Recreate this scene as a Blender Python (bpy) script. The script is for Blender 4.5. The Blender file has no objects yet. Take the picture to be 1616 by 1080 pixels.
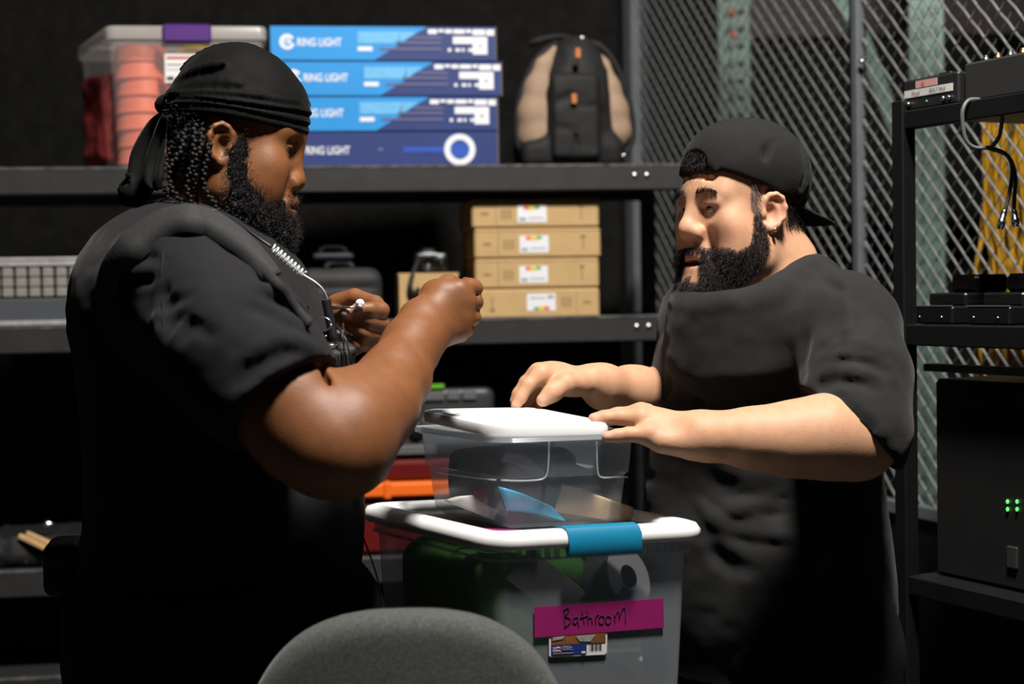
import bpy, math, random
import numpy as np
from mathutils import Vector, Matrix

random.seed(7)
RNG = np.random.default_rng(7)
SC = bpy.context.scene
COL = SC.collection

# ------------------------------------------------------------------ camera, world, light, exposure
F_PX, CX, CY, HORIZON, CAM_Z = 2500.0, 808.0, 540.0, 460.0, 1.5
PITCH = math.atan((CY - HORIZON) / F_PX)
ROLL = 0.0165
CF = np.array([0, math.cos(PITCH), -math.sin(PITCH)])
CU0 = np.array([0, math.sin(PITCH), math.cos(PITCH)])
CR = math.cos(ROLL) * np.array([1.0, 0, 0]) - math.sin(ROLL) * CU0
CU = math.sin(ROLL) * np.array([1.0, 0, 0]) + math.cos(ROLL) * CU0
cam_d = bpy.data.cameras.new('camera')
cam_d.sensor_width = 36.0
cam_d.lens = F_PX / 1616.0 * 36.0
cam_d.clip_start = 0.05
cam = bpy.data.objects.new('camera', cam_d)
COL.objects.link(cam)
cam.location = (0, 0, CAM_Z)
cam.rotation_euler = Matrix(np.stack([CR, CU, -CF], 1).tolist()).to_euler()
cam_d.dof.use_dof = True
cam_d.dof.focus_distance = 2.17
cam_d.dof.aperture_fstop = 3.2
cam_d.dof.aperture_blades = 9
SC.camera = cam

world = bpy.data.worlds.new('world')
world.use_nodes = True
bg = world.node_tree.nodes['Background']
bg.inputs[0].default_value = (0.62, 0.75, 1.0, 1)
bg.inputs[1].default_value = 0.004
SC.world = world


def area_light(name, loc, target, size, power, color):
    l = bpy.data.lights.new(name, 'AREA')
    l.shape = 'DISK'
    l.size = size
    l.energy = power
    l.color = color
    o = bpy.data.objects.new(name, l)
    COL.objects.link(o)
    o.location = loc
    o.rotation_euler = (Vector(target) - Vector(loc)).to_track_quat('-Z', 'Y').to_euler()
    return o


KEY = area_light('ceiling_lamp_light', (0.50, 1.20, 3.95), (0.05, 2.5, 1.25), 0.40, 200.0, (1.0, 0.955, 0.90))
SC.view_settings.view_transform = 'Standard'
SC.view_settings.look = 'None'
SC.view_settings.gamma = 1.0
SC.view_settings.use_curve_mapping = False
SC.view_settings.exposure = 0.0

# ------------------------------------------------------------------ pixel -> point helper
def P(px, py, D):
    x = (px - CX) / F_PX
    y = -(py - CY) / F_PX
    d = CF + x * CR + y * CU
    t = D / d[1]
    return np.array([0, 0, CAM_Z]) + t * d


# the shelving stands a few degrees askew to the camera: things on it are built square, then turned together
YAW, PIV = math.radians(7.5), np.array([0.0, 3.5, 0.0])
def turn(p, a):
    q = np.array(p, float) - PIV; c, s = math.cos(a), math.sin(a)
    return PIV + np.array([c * q[0] - s * q[1], s * q[0] + c * q[1], q[2]])


def PS(px, py, D):
    o = np.array([0, 0, CAM_Z]); d = P(px, py, 2.0) - o
    o2, d2 = turn(o, -YAW), turn(o + d, -YAW) - turn(o, -YAW)
    return o2 + d2 * ((D - o2[1]) / d2[1])


def turn_all(objs):
    for o in objs:
        l = turn(o.location, YAW)
        if o.type == 'MESH':
            l = turn((0, 0, 0), YAW)
        o.location = l
        o.rotation_euler = (0, 0, YAW)


# ------------------------------------------------------------------ materials
def _nt(name):
    m = bpy.data.materials.new(name)
    m.use_nodes = True
    nt = m.node_tree
    return m, nt, nt.nodes['Principled BSDF']


def mat(name, col, rough=0.6, metal=0.0, spec=0.5, var=0.0, vscale=20.0, bump=0.0, bscale=200.0, sheen=0.0,
        emit=None, estr=0.0, sss=0.0, coat=0.0, attr=None, distort=0.0):
    m, nt, b = _nt(name)
    c = (*col, 1.0)
    b.inputs['Base Color'].default_value = c
    b.inputs['Roughness'].default_value = rough
    b.inputs['Metallic'].default_value = metal
    b.inputs['Specular IOR Level'].default_value = spec
    b.inputs['Sheen Weight'].default_value = sheen
    b.inputs['Sheen Roughness'].default_value = 0.4
    b.inputs['Coat Weight'].default_value = coat
    if sss:
        b.inputs['Subsurface Weight'].default_value = sss
        b.inputs['Subsurface Radius'].default_value = (0.012, 0.005, 0.003)
        b.inputs['Subsurface Scale'].default_value = 0.5
    tc = nt.nodes.new('ShaderNodeTexCoord')
    src = None
    if attr:
        a = nt.nodes.new('ShaderNodeAttribute')
        a.attribute_name = attr
        src = a.outputs['Color']
        nt.links.new(src, b.inputs['Base Color'])
    if var:
        n = nt.nodes.new('ShaderNodeTexNoise')
        n.inputs['Scale'].default_value = vscale
        n.inputs['Detail'].default_value = 5
        n.inputs['Distortion'].default_value = distort
        nt.links.new(tc.outputs['Object'], n.inputs['Vector'])
        mr = nt.nodes.new('ShaderNodeMapRange')
        mr.inputs['To Min'].default_value = 1 - var
        mr.inputs['To Max'].default_value = 1 + var
        mr.inputs['From Min'].default_value = 0.25
        mr.inputs['From Max'].default_value = 0.75
        nt.links.new(n.outputs['Fac'], mr.inputs['Value'])
        mx = nt.nodes.new('ShaderNodeMix')
        mx.data_type = 'RGBA'
        mx.blend_type = 'MULTIPLY'
        mx.inputs['Factor'].default_value = 1.0
        if src:
            nt.links.new(src, mx.inputs['A'])
        else:
            mx.inputs['A'].default_value = c
        cr = nt.nodes.new('ShaderNodeCombineColor')
        for k in ('Red', 'Green', 'Blue'):
            nt.links.new(mr.outputs['Result'], cr.inputs[k])
        nt.links.new(cr.outputs['Color'], mx.inputs['B'])
        nt.links.new(mx.outputs['Result'], b.inputs['Base Color'])
    if bump:
        n2 = nt.nodes.new('ShaderNodeTexNoise')
        n2.inputs['Scale'].default_value = bscale
        n2.inputs['Detail'].default_value = 3
        nt.links.new(tc.outputs['Object'], n2.inputs['Vector'])
        bp = nt.nodes.new('ShaderNodeBump')
        bp.inputs['Strength'].default_value = bump
        bp.inputs['Distance'].default_value = 0.002
        nt.links.new(n2.outputs['Fac'], bp.inputs['Height'])
        nt.links.new(bp.outputs['Normal'], b.inputs['Normal'])
    if emit:
        b.inputs['Emission Color'].default_value = (*emit, 1)
        b.inputs['Emission Strength'].default_value = estr
    return m


def clear_plastic(name, tint, haze, rough=0.25, haze_col=(0.8, 0.85, 0.9)):
    """thin clear plastic: part of the light passes, part is scattered by the milky wall, plus gloss"""
    m, nt, b = _nt(name)
    nt.nodes.remove(b)
    out = nt.nodes['Material Output']
    tr = nt.nodes.new('ShaderNodeBsdfTransparent')
    tr.inputs[0].default_value = (*tint, 1)
    df = nt.nodes.new('ShaderNodeBsdfDiffuse')
    df.inputs[0].default_value = (*haze_col, 1)
    tl = nt.nodes.new('ShaderNodeBsdfTranslucent')
    tl.inputs[0].default_value = (*haze_col, 1)
    gl = nt.nodes.new('ShaderNodeBsdfGlossy')
    gl.inputs['Roughness'].default_value = rough
    m1 = nt.nodes.new('ShaderNodeMixShader'); m1.inputs[0].default_value = 0.4
    nt.links.new(df.outputs[0], m1.inputs[1]); nt.links.new(tl.outputs[0], m1.inputs[2])
    n = nt.nodes.new('ShaderNodeTexNoise'); n.inputs['Scale'].default_value = 9; n.inputs['Detail'].default_value = 6
    tc = nt.nodes.new('ShaderNodeTexCoord'); nt.links.new(tc.outputs['Object'], n.inputs['Vector'])
    mr = nt.nodes.new('ShaderNodeMapRange')
    mr.inputs['To Min'].default_value = haze * 0.75; mr.inputs['To Max'].default_value = haze * 1.25
    nt.links.new(n.outputs['Fac'], mr.inputs['Value'])
    m2 = nt.nodes.new('ShaderNodeMixShader')
    nt.links.new(mr.outputs['Result'], m2.inputs[0])
    nt.links.new(tr.outputs[0], m2.inputs[1]); nt.links.new(m1.outputs[0], m2.inputs[2])
    lw = nt.nodes.new('ShaderNodeLayerWeight'); lw.inputs['Blend'].default_value = 0.5
    pw = nt.nodes.new('ShaderNodeMath'); pw.operation = 'POWER'; pw.inputs[1].default_value = 4.0
    nt.links.new(lw.outputs['Facing'], pw.inputs[0])
    fr = nt.nodes.new('ShaderNodeMapRange'); fr.inputs['To Min'].default_value = 0.035; fr.inputs['To Max'].default_value = 0.5
    nt.links.new(pw.outputs[0], fr.inputs['Value'])
    m3 = nt.nodes.new('ShaderNodeMixShader')
    nt.links.new(fr.outputs['Result'], m3.inputs[0])
    nt.links.new(m2.outputs[0], m3.inputs[1]); nt.links.new(gl.outputs[0], m3.inputs[2])
    nt.links.new(m3.outputs[0], out.inputs['Surface'])
    return m


# ------------------------------------------------------------------ objects
def root(name, loc, label, cat, group=None):
    o = bpy.data.objects.new(name, None)
    o.empty_display_size = 0.05
    COL.objects.link(o)
    o.location = tuple(float(v) for v in loc)
    return tag(o, label, cat, group)


def tag(o, label, cat, group=None):
    o['label'] = label
    o['category'] = cat
    if group:
        o['group'] = group
    return o


def adopt(o, parent):
    if parent is not None:
        o.parent = parent
        t = Vector(parent.location)
        o.matrix_parent_inverse = Matrix.Translation(-t)


def mk(name, verts, faces, m, parent=None, smooth=False, label=None, kind=None, tint=None, mats=None, fmat=None):
    me = bpy.data.meshes.new(name)
    verts = np.asarray(verts, dtype=np.float64)
    if isinstance(faces, np.ndarray):
        nf, k = faces.shape
        me.vertices.add(len(verts))
        me.vertices.foreach_set('co', verts.astype(np.float32).ravel())
        me.loops.add(nf * k)
        me.loops.foreach_set('vertex_index', faces.astype(np.int32).ravel())
        me.polygons.add(nf)
        me.polygons.foreach_set('loop_start', np.arange(0, nf * k, k, dtype=np.int32))
        me.polygons.foreach_set('loop_total', np.full(nf, k, dtype=np.int32))
        me.update(calc_edges=True)
    else:
        me.from_pydata([tuple(v) for v in verts], [], faces)
        me.update()
    if mats:
        for mm in mats:
            me.materials.append(mm)
        me.polygons.foreach_set('material_index', np.asarray(fmat, dtype=np.int32))
    elif m is not None:
        me.materials.append(m)
    if smooth is True:
        me.polygons.foreach_set('use_smooth', np.ones(len(me.polygons), dtype=bool))
    elif smooth:
        me.polygons.foreach_set('use_smooth', np.ones(len(me.polygons), dtype=bool))
        me.set_sharp_from_angle(angle=math.radians(smooth))
    if tint is not None:
        a = me.color_attributes.new('tint', 'FLOAT_COLOR', 'POINT')
        c = np.ones((len(verts), 4), dtype=np.float32)
        c[:, :3] = tint
        a.data.foreach_set('color', c.ravel())
    o = bpy.data.objects.new(name, me)
    COL.objects.link(o)
    adopt(o, parent)
    if label:
        o['label'] = label
    if kind:
        o['kind'] = kind
    return o


def copy_thing(r, d, label=None, name=None):
    c = r.copy(); COL.objects.link(c)
    c.location = Vector(r.location) + Vector(d)
    if label:
        c['label'] = label
    for ch in [o for o in bpy.data.objects if o.parent == r]:
        k = ch.copy(); COL.objects.link(k); k.parent = c; k.matrix_parent_inverse = ch.matrix_parent_inverse
        for g in [o for o in bpy.data.objects if o.parent == ch]:
            q = g.copy(); COL.objects.link(q); q.parent = k; q.matrix_parent_inverse = g.matrix_parent_inverse
    return c


class MB:
    """collects simple shapes in one mesh"""
    def __init__(s):
        s.v = []; s.f = []

    def add(s, v, f):
        b = len(s.v)
        s.v += [tuple(map(float, p)) for p in v]
        s.f += [tuple(i + b for i in q) for q in f]
        return s

    def box(s, c, half, ax=None, bev=0.0):
        """box with chamfered edges; ax = 3 unit axes"""
        c = np.array(c, float); ax = np.eye(3) if ax is None else np.array(ax, float)
        h = np.array(half, float); b = min(bev, 0.45 * h.min())
        if b <= 0:
            v = [c + (np.array(q) * h) @ ax for q in
                 [(-1, -1, -1), (1, -1, -1), (1, 1, -1), (-1, 1, -1), (-1, -1, 1), (1, -1, 1), (1, 1, 1), (-1, 1, 1)]]
            return s.add(v, [(0, 3, 2, 1), (4, 5, 6, 7), (0, 1, 5, 4), (1, 2, 6, 5), (2, 3, 7, 6), (3, 0, 4, 7)])
        v = []; idx = {}
        for sx in (-1, 1):
            for sy in (-1, 1):
                for sz in (-1, 1):
                    for a in range(3):
                        q = np.array([sx, sy, sz], float) * (h - b)
                        q[a] = (sx, sy, sz)[a] * h[a]
                        idx[(sx, sy, sz, a)] = len(v)
                        v.append(c + q @ ax)
        f = []
        def quad(l):
            f.append(tuple(idx[i] for i in l))
        for a in range(3):
            o1, o2 = (a + 1) % 3, (a + 2) % 3
            for sg in (-1, 1):
                ring = []
                for (p, q) in ((-1, -1), (1, -1), (1, 1), (-1, 1)):
                    k = [0, 0, 0]; k[a] = sg; k[o1] = p; k[o2] = q
                    ring.append((*k, a))
                quad(ring if sg > 0 else ring[::-1])
        for a in range(3):
            o1, o2 = (a + 1) % 3, (a + 2) % 3
            for p in (-1, 1):
                for q in (-1, 1):
                    k0 = [0, 0, 0]; k0[o1] = p; k0[o2] = q
                    k1 = list(k0); k0[a] = -1; k1[a] = 1
                    l = [(*k0, o1), (*k1, o1), (*k1, o2), (*k0, o2)]
                    quad(l if p * q < 0 else l[::-1])
        for sx in (-1, 1):
            for sy in (-1, 1):
                for sz in (-1, 1):
                    l = [(sx, sy, sz, 0), (sx, sy, sz, 1), (sx, sy, sz, 2)]
                    quad(l if sx * sy * sz > 0 else l[::-1])
        return s.add(v, f)

    def tube(s, pts, r, n=8, cap=True):
        pts = [np.array(p, float) for p in pts]
        rs = [r] * len(pts) if np.isscalar(r) else list(r)
        t0 = pts[1] - pts[0]; t0 /= np.linalg.norm(t0) + 1e-12
        up = np.array([0, 0, 1.0]) if abs(t0[2]) < 0.9 else np.array([1.0, 0, 0])
        u = np.cross(t0, up); u /= np.linalg.norm(u)
        v = []; f = []
        for i, p in enumerate(pts):
            a = pts[max(i - 1, 0)]; b = pts[min(i + 1, len(pts) - 1)]
            t = b - a; t /= np.linalg.norm(t) + 1e-12
            u = u - t * np.dot(u, t); u /= np.linalg.norm(u) + 1e-12
            w = np.cross(t, u)
            for j in range(n):
                an = 2 * math.pi * j / n
                v.append(p + rs[i] * (math.cos(an) * u + math.sin(an) * w))
        for i in range(len(pts) - 1):
            for j in range(n):
                f.append((i * n + j, i * n + (j + 1) % n, (i + 1) * n + (j + 1) % n, (i + 1) * n + j))
        if cap:
            f.append(tuple(range(n))[::-1]); f.append(tuple((len(pts) - 1) * n + j for j in range(n)))
        return s.add(v, f)

    def lathe(s, c, prof, n=24, ax=None, closed=False):
        """profile of (radius, height) turned about the third axis"""
        ax = np.eye(3) if ax is None else np.array(ax, float)
        c = np.array(c, float); v = []; f = []
        for (r, z) in prof:
            for j in range(n):
                a = 2 * math.pi * j / n
                v.append(c + r * math.cos(a) * ax[0] + r * math.sin(a) * ax[1] + z * ax[2])
        m = len(prof)
        for i in range(m - 1 + (1 if closed else 0)):
            i2 = (i + 1) % m
            for j in range(n):
                f.append((i * n + j, i * n + (j + 1) % n, i2 * n + (j + 1) % n, i2 * n + j))
        if not closed:
            f.append(tuple(range(n))[::-1]); f.append(tuple((m - 1) * n + j for j in range(n)))
        return s.add(v, f)

    def ribbon(s, pts, side, w, th):
        """flat strap: pts path, side vectors (one or per point), half width w, thickness th"""
        pts = [np.array(p, float) for p in pts]
        v = []; f = []
        n = len(pts)
        for i, p in enumerate(pts):
            sd = np.array(side[i] if isinstance(side, list) else side, float)
            t = pts[min(i + 1, n - 1)] - pts[max(i - 1, 0)]
            sd = sd - t * np.dot(sd, t) / (np.dot(t, t) + 1e-12); sd /= np.linalg.norm(sd) + 1e-12
            nn = np.cross(t, sd); nn /= np.linalg.norm(nn) + 1e-12
            ww = w[i] if isinstance(w, (list, tuple)) else w
            for (a, b) in ((-1, -1), (1, -1), (1, 1), (-1, 1)):
                v.append(p + a * ww * sd + b * th / 2 * nn)
        for i in range(n - 1):
            for j in range(4):
                f.append((i * 4 + j, i * 4 + (j + 1) % 4, i * 4 + 4 + (j + 1) % 4, i * 4 + 4 + j))
        f.append((3, 2, 1, 0)); f.append(tuple((n - 1) * 4 + j for j in range(4)))
        return s.add(v, f)

    def prism(s, poly, o, ux, uy, un, th):
        """polygon (2D) in plane o+x*ux+y*uy, pushed th along un"""
        o = np.array(o, float); n = len(poly)
        ar = sum(poly[i][0] * poly[(i + 1) % n][1] - poly[(i + 1) % n][0] * poly[i][1] for i in range(n))
        if ar < 0:
            poly = poly[::-1]
        a = [o + p[0] * ux + p[1] * uy for p in poly]
        b = [q + th * un for q in a]
        f = [tuple(range(n))[::-1], tuple(range(n, 2 * n))]
        f += [(i, (i + 1) % n, n + (i + 1) % n, n + i) for i in range(n)]
        if np.dot(np.cross(ux, uy), un) < 0:
            f = [t[::-1] for t in f]
        return s.add(a + b, f)

    def sphere(s, c, r, n=12, ax=None):
        r = np.array([r] * 3 if np.isscalar(r) else r, float)
        ax = np.eye(3) if ax is None else np.array(ax, float)
        c = np.array(c, float); v = []; f = []
        m = n // 2
        for i in range(1, m):
            th = math.pi * i / m
            for j in range(n):
                ph = 2 * math.pi * j / n
                v.append(c + (np.array([math.sin(th) * math.cos(ph), math.sin(th) * math.sin(ph), math.cos(th)]) * r) @ ax)
        t = len(v); v.append(c + r[2] * ax[2]); v.append(c - r[2] * ax[2])
        for i in range(m - 2):
            for j in range(n):
                f.append((i * n + j, (i + 1) * n + j, (i + 1) * n + (j + 1) % n, i * n + (j + 1) % n))
        for j in range(n):
            f.append((t, j, (j + 1) % n)); f.append((t + 1, (m - 2) * n + (j + 1) % n, (m - 2) * n + j))
        return s.add(v, f)

    def build(s, name, m, parent=None, smooth=False, label=None, kind=None):
        return mk(name, s.v, s.f, m, parent, smooth, label, kind)


def spline(pts, n=8):
    """Catmull-Rom through points"""
    pts = [np.array(p, float) for p in pts]
    q = [2 * pts[0] - pts[1]] + pts + [2 * pts[-1] - pts[-2]]
    out = []
    for i in range(1, len(q) - 2):
        for k in range(n):
            t = k / n
            a, b, c, d = q[i - 1], q[i], q[i + 1], q[i + 2]
            out.append(0.5 * (2 * b + (c - a) * t + (2 * a - 5 * b + 4 * c - d) * t * t + (3 * b - a - 3 * c + d) * t ** 3))
    out.append(pts[-1])
    return out


def text_mesh(txt, height, o, ux, uy, un, m, name, parent, label=None, th=0.0004, stretch=1.0, bold=0.0):
    cu = bpy.data.curves.new(name, 'FONT')
    cu.body = txt
    cu.size = 1.0
    cu.offset = bold
    t = bpy.data.objects.new(name, cu)
    COL.objects.link(t)
    dg = bpy.context.evaluated_depsgraph_get()
    me = bpy.data.meshes.new_from_object(t.evaluated_get(dg))
    co = np.array([v.co[:] for v in me.vertices]); fc = [tuple(p.vertices) for p in me.polygons]
    bpy.data.objects.remove(t); bpy.data.curves.remove(cu); bpy.data.meshes.remove(me)
    co[:, :2] -= co[:, :2].min(0)
    sc = height / co[:, 1].max()
    co = co * sc
    w = np.asarray(o) + co[:, :1] * stretch * np.asarray(ux) + co[:, 1:2] * np.asarray(uy) + th * np.asarray(un)
    mk(name, w, fc, m, parent, label=label)
    return co[:, 0].max() * stretch


# ------------------------------------------------------------------ clay: signed distance fields -> one smooth mesh
def smin(a, b, k):
    h = np.maximum(k - np.abs(a - b), 0) / k
    return np.minimum(a, b) - h * h * k * 0.25


class Clay:
    def __init__(s, lo, hi, h):
        s.lo = np.array(lo, np.float32); s.h = h
        n = np.ceil((np.array(hi) - np.array(lo)) / h).astype(int) + 1
        s.ax = [(s.lo[i] + h * np.arange(n[i])).astype(np.float32) for i in range(3)]
        s.d = np.full(n, 1.0, np.float32)

    def op(s, lo, hi, fn, k, mode):
        k = max(k, 1e-4); pad = k + 5 * s.h
        sl = []
        for i in range(3):
            a = int(max(0, math.floor((lo[i] - pad - s.lo[i]) / s.h)))
            b = int(min(len(s.ax[i]), math.ceil((hi[i] + pad - s.lo[i]) / s.h) + 1))
            if b <= a:
                return
            sl.append(slice(a, b))
        sl = tuple(sl)
        X = s.ax[0][sl[0]][:, None, None]; Y = s.ax[1][sl[1]][None, :, None]; Z = s.ax[2][sl[2]][None, None, :]
        d = fn(X, Y, Z).astype(np.float32)
        c = s.d[sl]
        if mode == 'u':
            s.d[sl] = smin(c, d, k)
        elif mode == 's':
            s.d[sl] = -smin(-c, d, k)
        elif mode == 'i':
            s.d[sl] = -smin(-c, -d, k)

    def cap(s, a, b, ra, rb=None, k=0.01, mode='u', sq=None):
        rb = ra if rb is None else rb
        a = np.array(a, float); b = np.array(b, float); ba = b - a; L = max(np.dot(ba, ba), 1e-10); R = max(ra, rb)
        def fn(X, Y, Z):
            x = X - a[0]; y = Y - a[1]; z = Z - a[2]
            t = np.clip((x * ba[0] + y * ba[1] + z * ba[2]) / L, 0, 1)
            return np.sqrt((x - t * ba[0]) ** 2 + (y - t * ba[1]) ** 2 + (z - t * ba[2]) ** 2) - (ra + (rb - ra) * t)
        s.op(np.minimum(a, b) - R, np.maximum(a, b) + R, fn, k, mode)
        return s

    def chain(s, pr, k=0.01, mode='u'):
        for (a, ra), (b, rb) in zip(pr[:-1], pr[1:]):
            s.cap(a, b, ra, rb, k, mode)
        return s

    def ell(s, c, r, k=0.01, mode='u', R=None):
        c = np.array(c, float); r = np.array([r] * 3 if np.isscalar(r) else r, float)
        R = np.eye(3) if R is None else np.array(R, float)   # rows = axes
        e = np.sqrt(((R * r[:, None]) ** 2).sum(0))
        def fn(X, Y, Z):
            x = X - c[0]; y = Y - c[1]; z = Z - c[2]
            p = [(x * R[i, 0] + y * R[i, 1] + z * R[i, 2]) for i in range(3)]
            k0 = np.sqrt(sum((p[i] / r[i]) ** 2 for i in range(3)))
            k1 = np.sqrt(sum((p[i] / r[i] ** 2) ** 2 for i in range(3))) + 1e-9
            return k0 * (k0 - 1) / k1
        s.op(c - e, c + e, fn, k, mode)
        return s

    def box(s, c, half, rad=0.005, k=0.005, mode='u', R=None):
        c = np.array(c, float); h = np.array(half, float) - rad
        R = np.eye(3) if R is None else np.array(R, float)
        e = np.sqrt(((R * (h + rad)[:, None]) ** 2).sum(0)) * 1.75
        def fn(X, Y, Z):
            x = X - c[0]; y = Y - c[1]; z = Z - c[2]
            q = [np.abs(x * R[i, 0] + y * R[i, 1] + z * R[i, 2]) - h[i] for i in range(3)]
            return np.sqrt(sum(np.maximum(v, 0) ** 2 for v in q)) + np.minimum(np.maximum(np.maximum(q[0], q[1]), q[2]), 0) - rad
        s.op(c - e, c + e, fn, k, mode)
        return s

    def plane(s, p, n, k=0.004, mode='i'):
        """keep the side the normal points away from"""
        n = np.array(n, float); n = n / np.linalg.norm(n); o = float(np.dot(p, n))
        hi = [a[-1] for a in s.ax]
        s.op(s.lo, hi, lambda X, Y, Z: X * n[0] + Y * n[1] + Z * n[2] - o, k, mode)
        return s

    def mesh(s, smooth=1):
        d = s.d; h = s.h
        sg = d < 0
        nx, ny, nz = d.shape
        cnt = np.zeros((nx - 1, ny - 1, nz - 1), np.int8)
        off = [(i, j, k) for i in (0, 1) for j in (0, 1) for k in (0, 1)]
        for i, j, k in off:
            cnt += sg[i:nx - 1 + i, j:ny - 1 + j, k:nz - 1 + k]
        ii, jj, kk = np.nonzero((cnt > 0) & (cnt < 8))
        n = len(ii)
        idx = np.full(cnt.shape, -1, np.int32)
        idx[ii, jj, kk] = np.arange(n)
        val = {o: d[ii + o[0], jj + o[1], kk + o[2]] for o in off}
        pos = np.zeros((n, 3)); c = np.zeros(n)
        for a in off:
            for x in range(3):
                if a[x] == 0:
                    b = list(a); b[x] = 1; b = tuple(b)
                    va, vb = val[a], val[b]
                    m = (va < 0) != (vb < 0)
                    t = np.where(m, va / np.where(m, va - vb, 1), 0)
                    for y in range(3):
                        pos[:, y] += np.where(m, a[y] + (t if y == x else 0), 0)
                    c += m
        pos = (pos / c[:, None] + np.stack([ii, jj, kk], 1)) * h + s.lo
        faces = []
        for x in range(3):
            o1, o2 = (x + 1) % 3, (x + 2) % 3
            sl0 = [slice(None)] * 3; sl1 = [slice(None)] * 3
            sl0[x] = slice(0, d.shape[x] - 1); sl1[x] = slice(1, d.shape[x])
            a = sg[tuple(sl0)]; b = sg[tuple(sl1)]
            e = np.array(np.nonzero(a != b)).T
            ok = np.ones(len(e), bool)
            for o in (o1, o2):
                ok &= (e[:, o] > 0) & (e[:, o] < d.shape[o] - 1)
            e = e[ok]
            s0 = a[e[:, 0], e[:, 1], e[:, 2]]
            q = []
            for (u, v) in ((-1, -1), (0, -1), (0, 0), (-1, 0)):
                w = e.copy(); w[:, o1] += u; w[:, o2] += v
                q.append(idx[w[:, 0], w[:, 1], w[:, 2]])
            q = np.stack(q, 1)
            q[~s0] = q[~s0][:, ::-1]
            faces.append(q)
        faces = np.concatenate(faces)
        faces = faces[(faces >= 0).all(1)]
        for _ in range(smooth):
            acc = np.zeros_like(pos); w = np.zeros(n)
            for k in range(4):
                i, j = faces[:, k], faces[:, (k + 1) % 4]
                for y in range(3):
                    acc[:, y] += np.bincount(i, pos[j, y], n) + np.bincount(j, pos[i, y], n)
                w += np.bincount(i, minlength=n) + np.bincount(j, minlength=n)
            pos = 0.5 * pos + 0.5 * acc / np.maximum(w, 1)[:, None]
        return pos, faces


def normals(v, f):
    a = v[f[:, 2]] - v[f[:, 0]]; b = v[f[:, 3]] - v[f[:, 1]]
    fn = np.cross(a, b)
    n = np.zeros_like(v)
    for k in range(4):
        for y in range(3):
            n[:, y] += np.bincount(f[:, k], fn[:, y], len(v))
    return n / (np.linalg.norm(n, axis=1, keepdims=True) + 1e-12)


def join_meshes(ms):
    v = []; f = []; b = 0
    for (a, q) in ms:
        v.append(a); f.append(q + b); b += len(a)
    return np.concatenate(v), np.concatenate(f)


def vnoise(p, seed=0):
    """smooth value noise, -1..1"""
    i = np.floor(p).astype(np.int64); t = p - i
    t = t * t * (3 - 2 * t)
    out = np.zeros(len(p))
    for a in (0, 1):
        for b in (0, 1):
            for c in (0, 1):
                q = i + np.array([a, b, c])
                hsh = (q[:, 0] * 374761393 + q[:, 1] * 668265263 + q[:, 2] * 2147483647 + seed * 974711) & 0xffffffff
                hsh = ((hsh ^ (hsh >> 13)) * 1274126177) & 0xffffffff
                r = ((hsh ^ (hsh >> 16)) & 0xffff) / 32767.5 - 1
                w = (t[:, 0] if a else 1 - t[:, 0]) * (t[:, 1] if b else 1 - t[:, 1]) * (t[:, 2] if c else 1 - t[:, 2])
                out += r * w
    return out


def strands(base, dirs, length, r, seg=4, curl=0.0, turns=1.5, droop=0.0, seed=1):
    """thin three-sided hairs as one mesh"""
    g = np.random.default_rng(seed)
    n = len(base)
    dirs = dirs / (np.linalg.norm(dirs, axis=1, keepdims=True) + 1e-9)
    up = np.where(np.abs(dirs[:, 2:3]) < 0.9, np.array([[0, 0, 1.0]]), np.array([[1.0, 0, 0]]))
    u = np.cross(dirs, up); u /= np.linalg.norm(u, axis=1, keepdims=True) + 1e-9
    w = np.cross(dirs, u)
    L = length * (0.6 + 0.6 * g.random((n, 1)))
    ph = g.random((n, 1)) * 6.28
    cl = curl * (0.5 + g.random((n, 1)))
    V = np.zeros((n, seg + 1, 3, 3))
    for i in range(seg + 1):
        t = i / seg
        a = ph + t * turns * 6.28
        c = base + dirs * L * t + cl * min(t * 3, 1) * (np.cos(a) * u + np.sin(a) * w) - cl * 0
        c[:, 2] -= droop * L[:, 0] * t * t
        rr = r * (1 - 0.75 * t)
        for j in range(3):
            an = 2.094 * j
            V[:, i, j] = c + rr * (math.cos(an) * u + math.sin(an) * w)
    V = V.reshape(n, (seg + 1) * 3, 3)
    f = []
    for i in range(seg):
        for j in range(3):
            f.append((i * 3 + j, i * 3 + (j + 1) % 3, i * 3 + 3 + (j + 1) % 3, i * 3 + 3 + j))
    f = np.array(f)
    F = (f[None] + (np.arange(n) * (seg + 1) * 3)[:, None, None]).reshape(-1, 4)
    return V.reshape(-1, 3), F


def rot_frame(fwd_yaw, pitch=0.0, roll=0.0):
    """columns: forward, left, up. yaw from +X, pitch up positive"""
    M = Matrix.Rotation(fwd_yaw, 3, 'Z') @ Matrix.Rotation(-pitch, 3, 'Y') @ Matrix.Rotation(roll, 3, 'X')
    return np.array(M)
# ------------------------------------------------------------------ people
def clay_hit(cl, px, py, d0=1.3, d1=3.0):
    """first point where the sight line of a pixel meets the clay (used to lay folds, seams and straps on cloth)"""
    D = np.arange(d0, d1, 0.0015)
    a = P(px, py, d0); b = P(px, py, d1)
    pts = a + (b - a) * ((D - d0) / (d1 - d0))[:, None]
    ix = np.round((pts - cl.lo) / cl.h).astype(int)
    ok = ((ix >= 0) & (ix < np.array(cl.d.shape))).all(1)
    v = np.full(len(D), 1.0)
    q = ix[ok]
    v[ok] = cl.d[q[:, 0], q[:, 1], q[:, 2]]
    w = np.nonzero(v < 0)[0]
    return pts[w[0]] if len(w) else P(px, py, 2.1)


def sight(p):
    d = np.array([0, 0, CAM_Z]) - p
    return d / np.linalg.norm(d)


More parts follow.
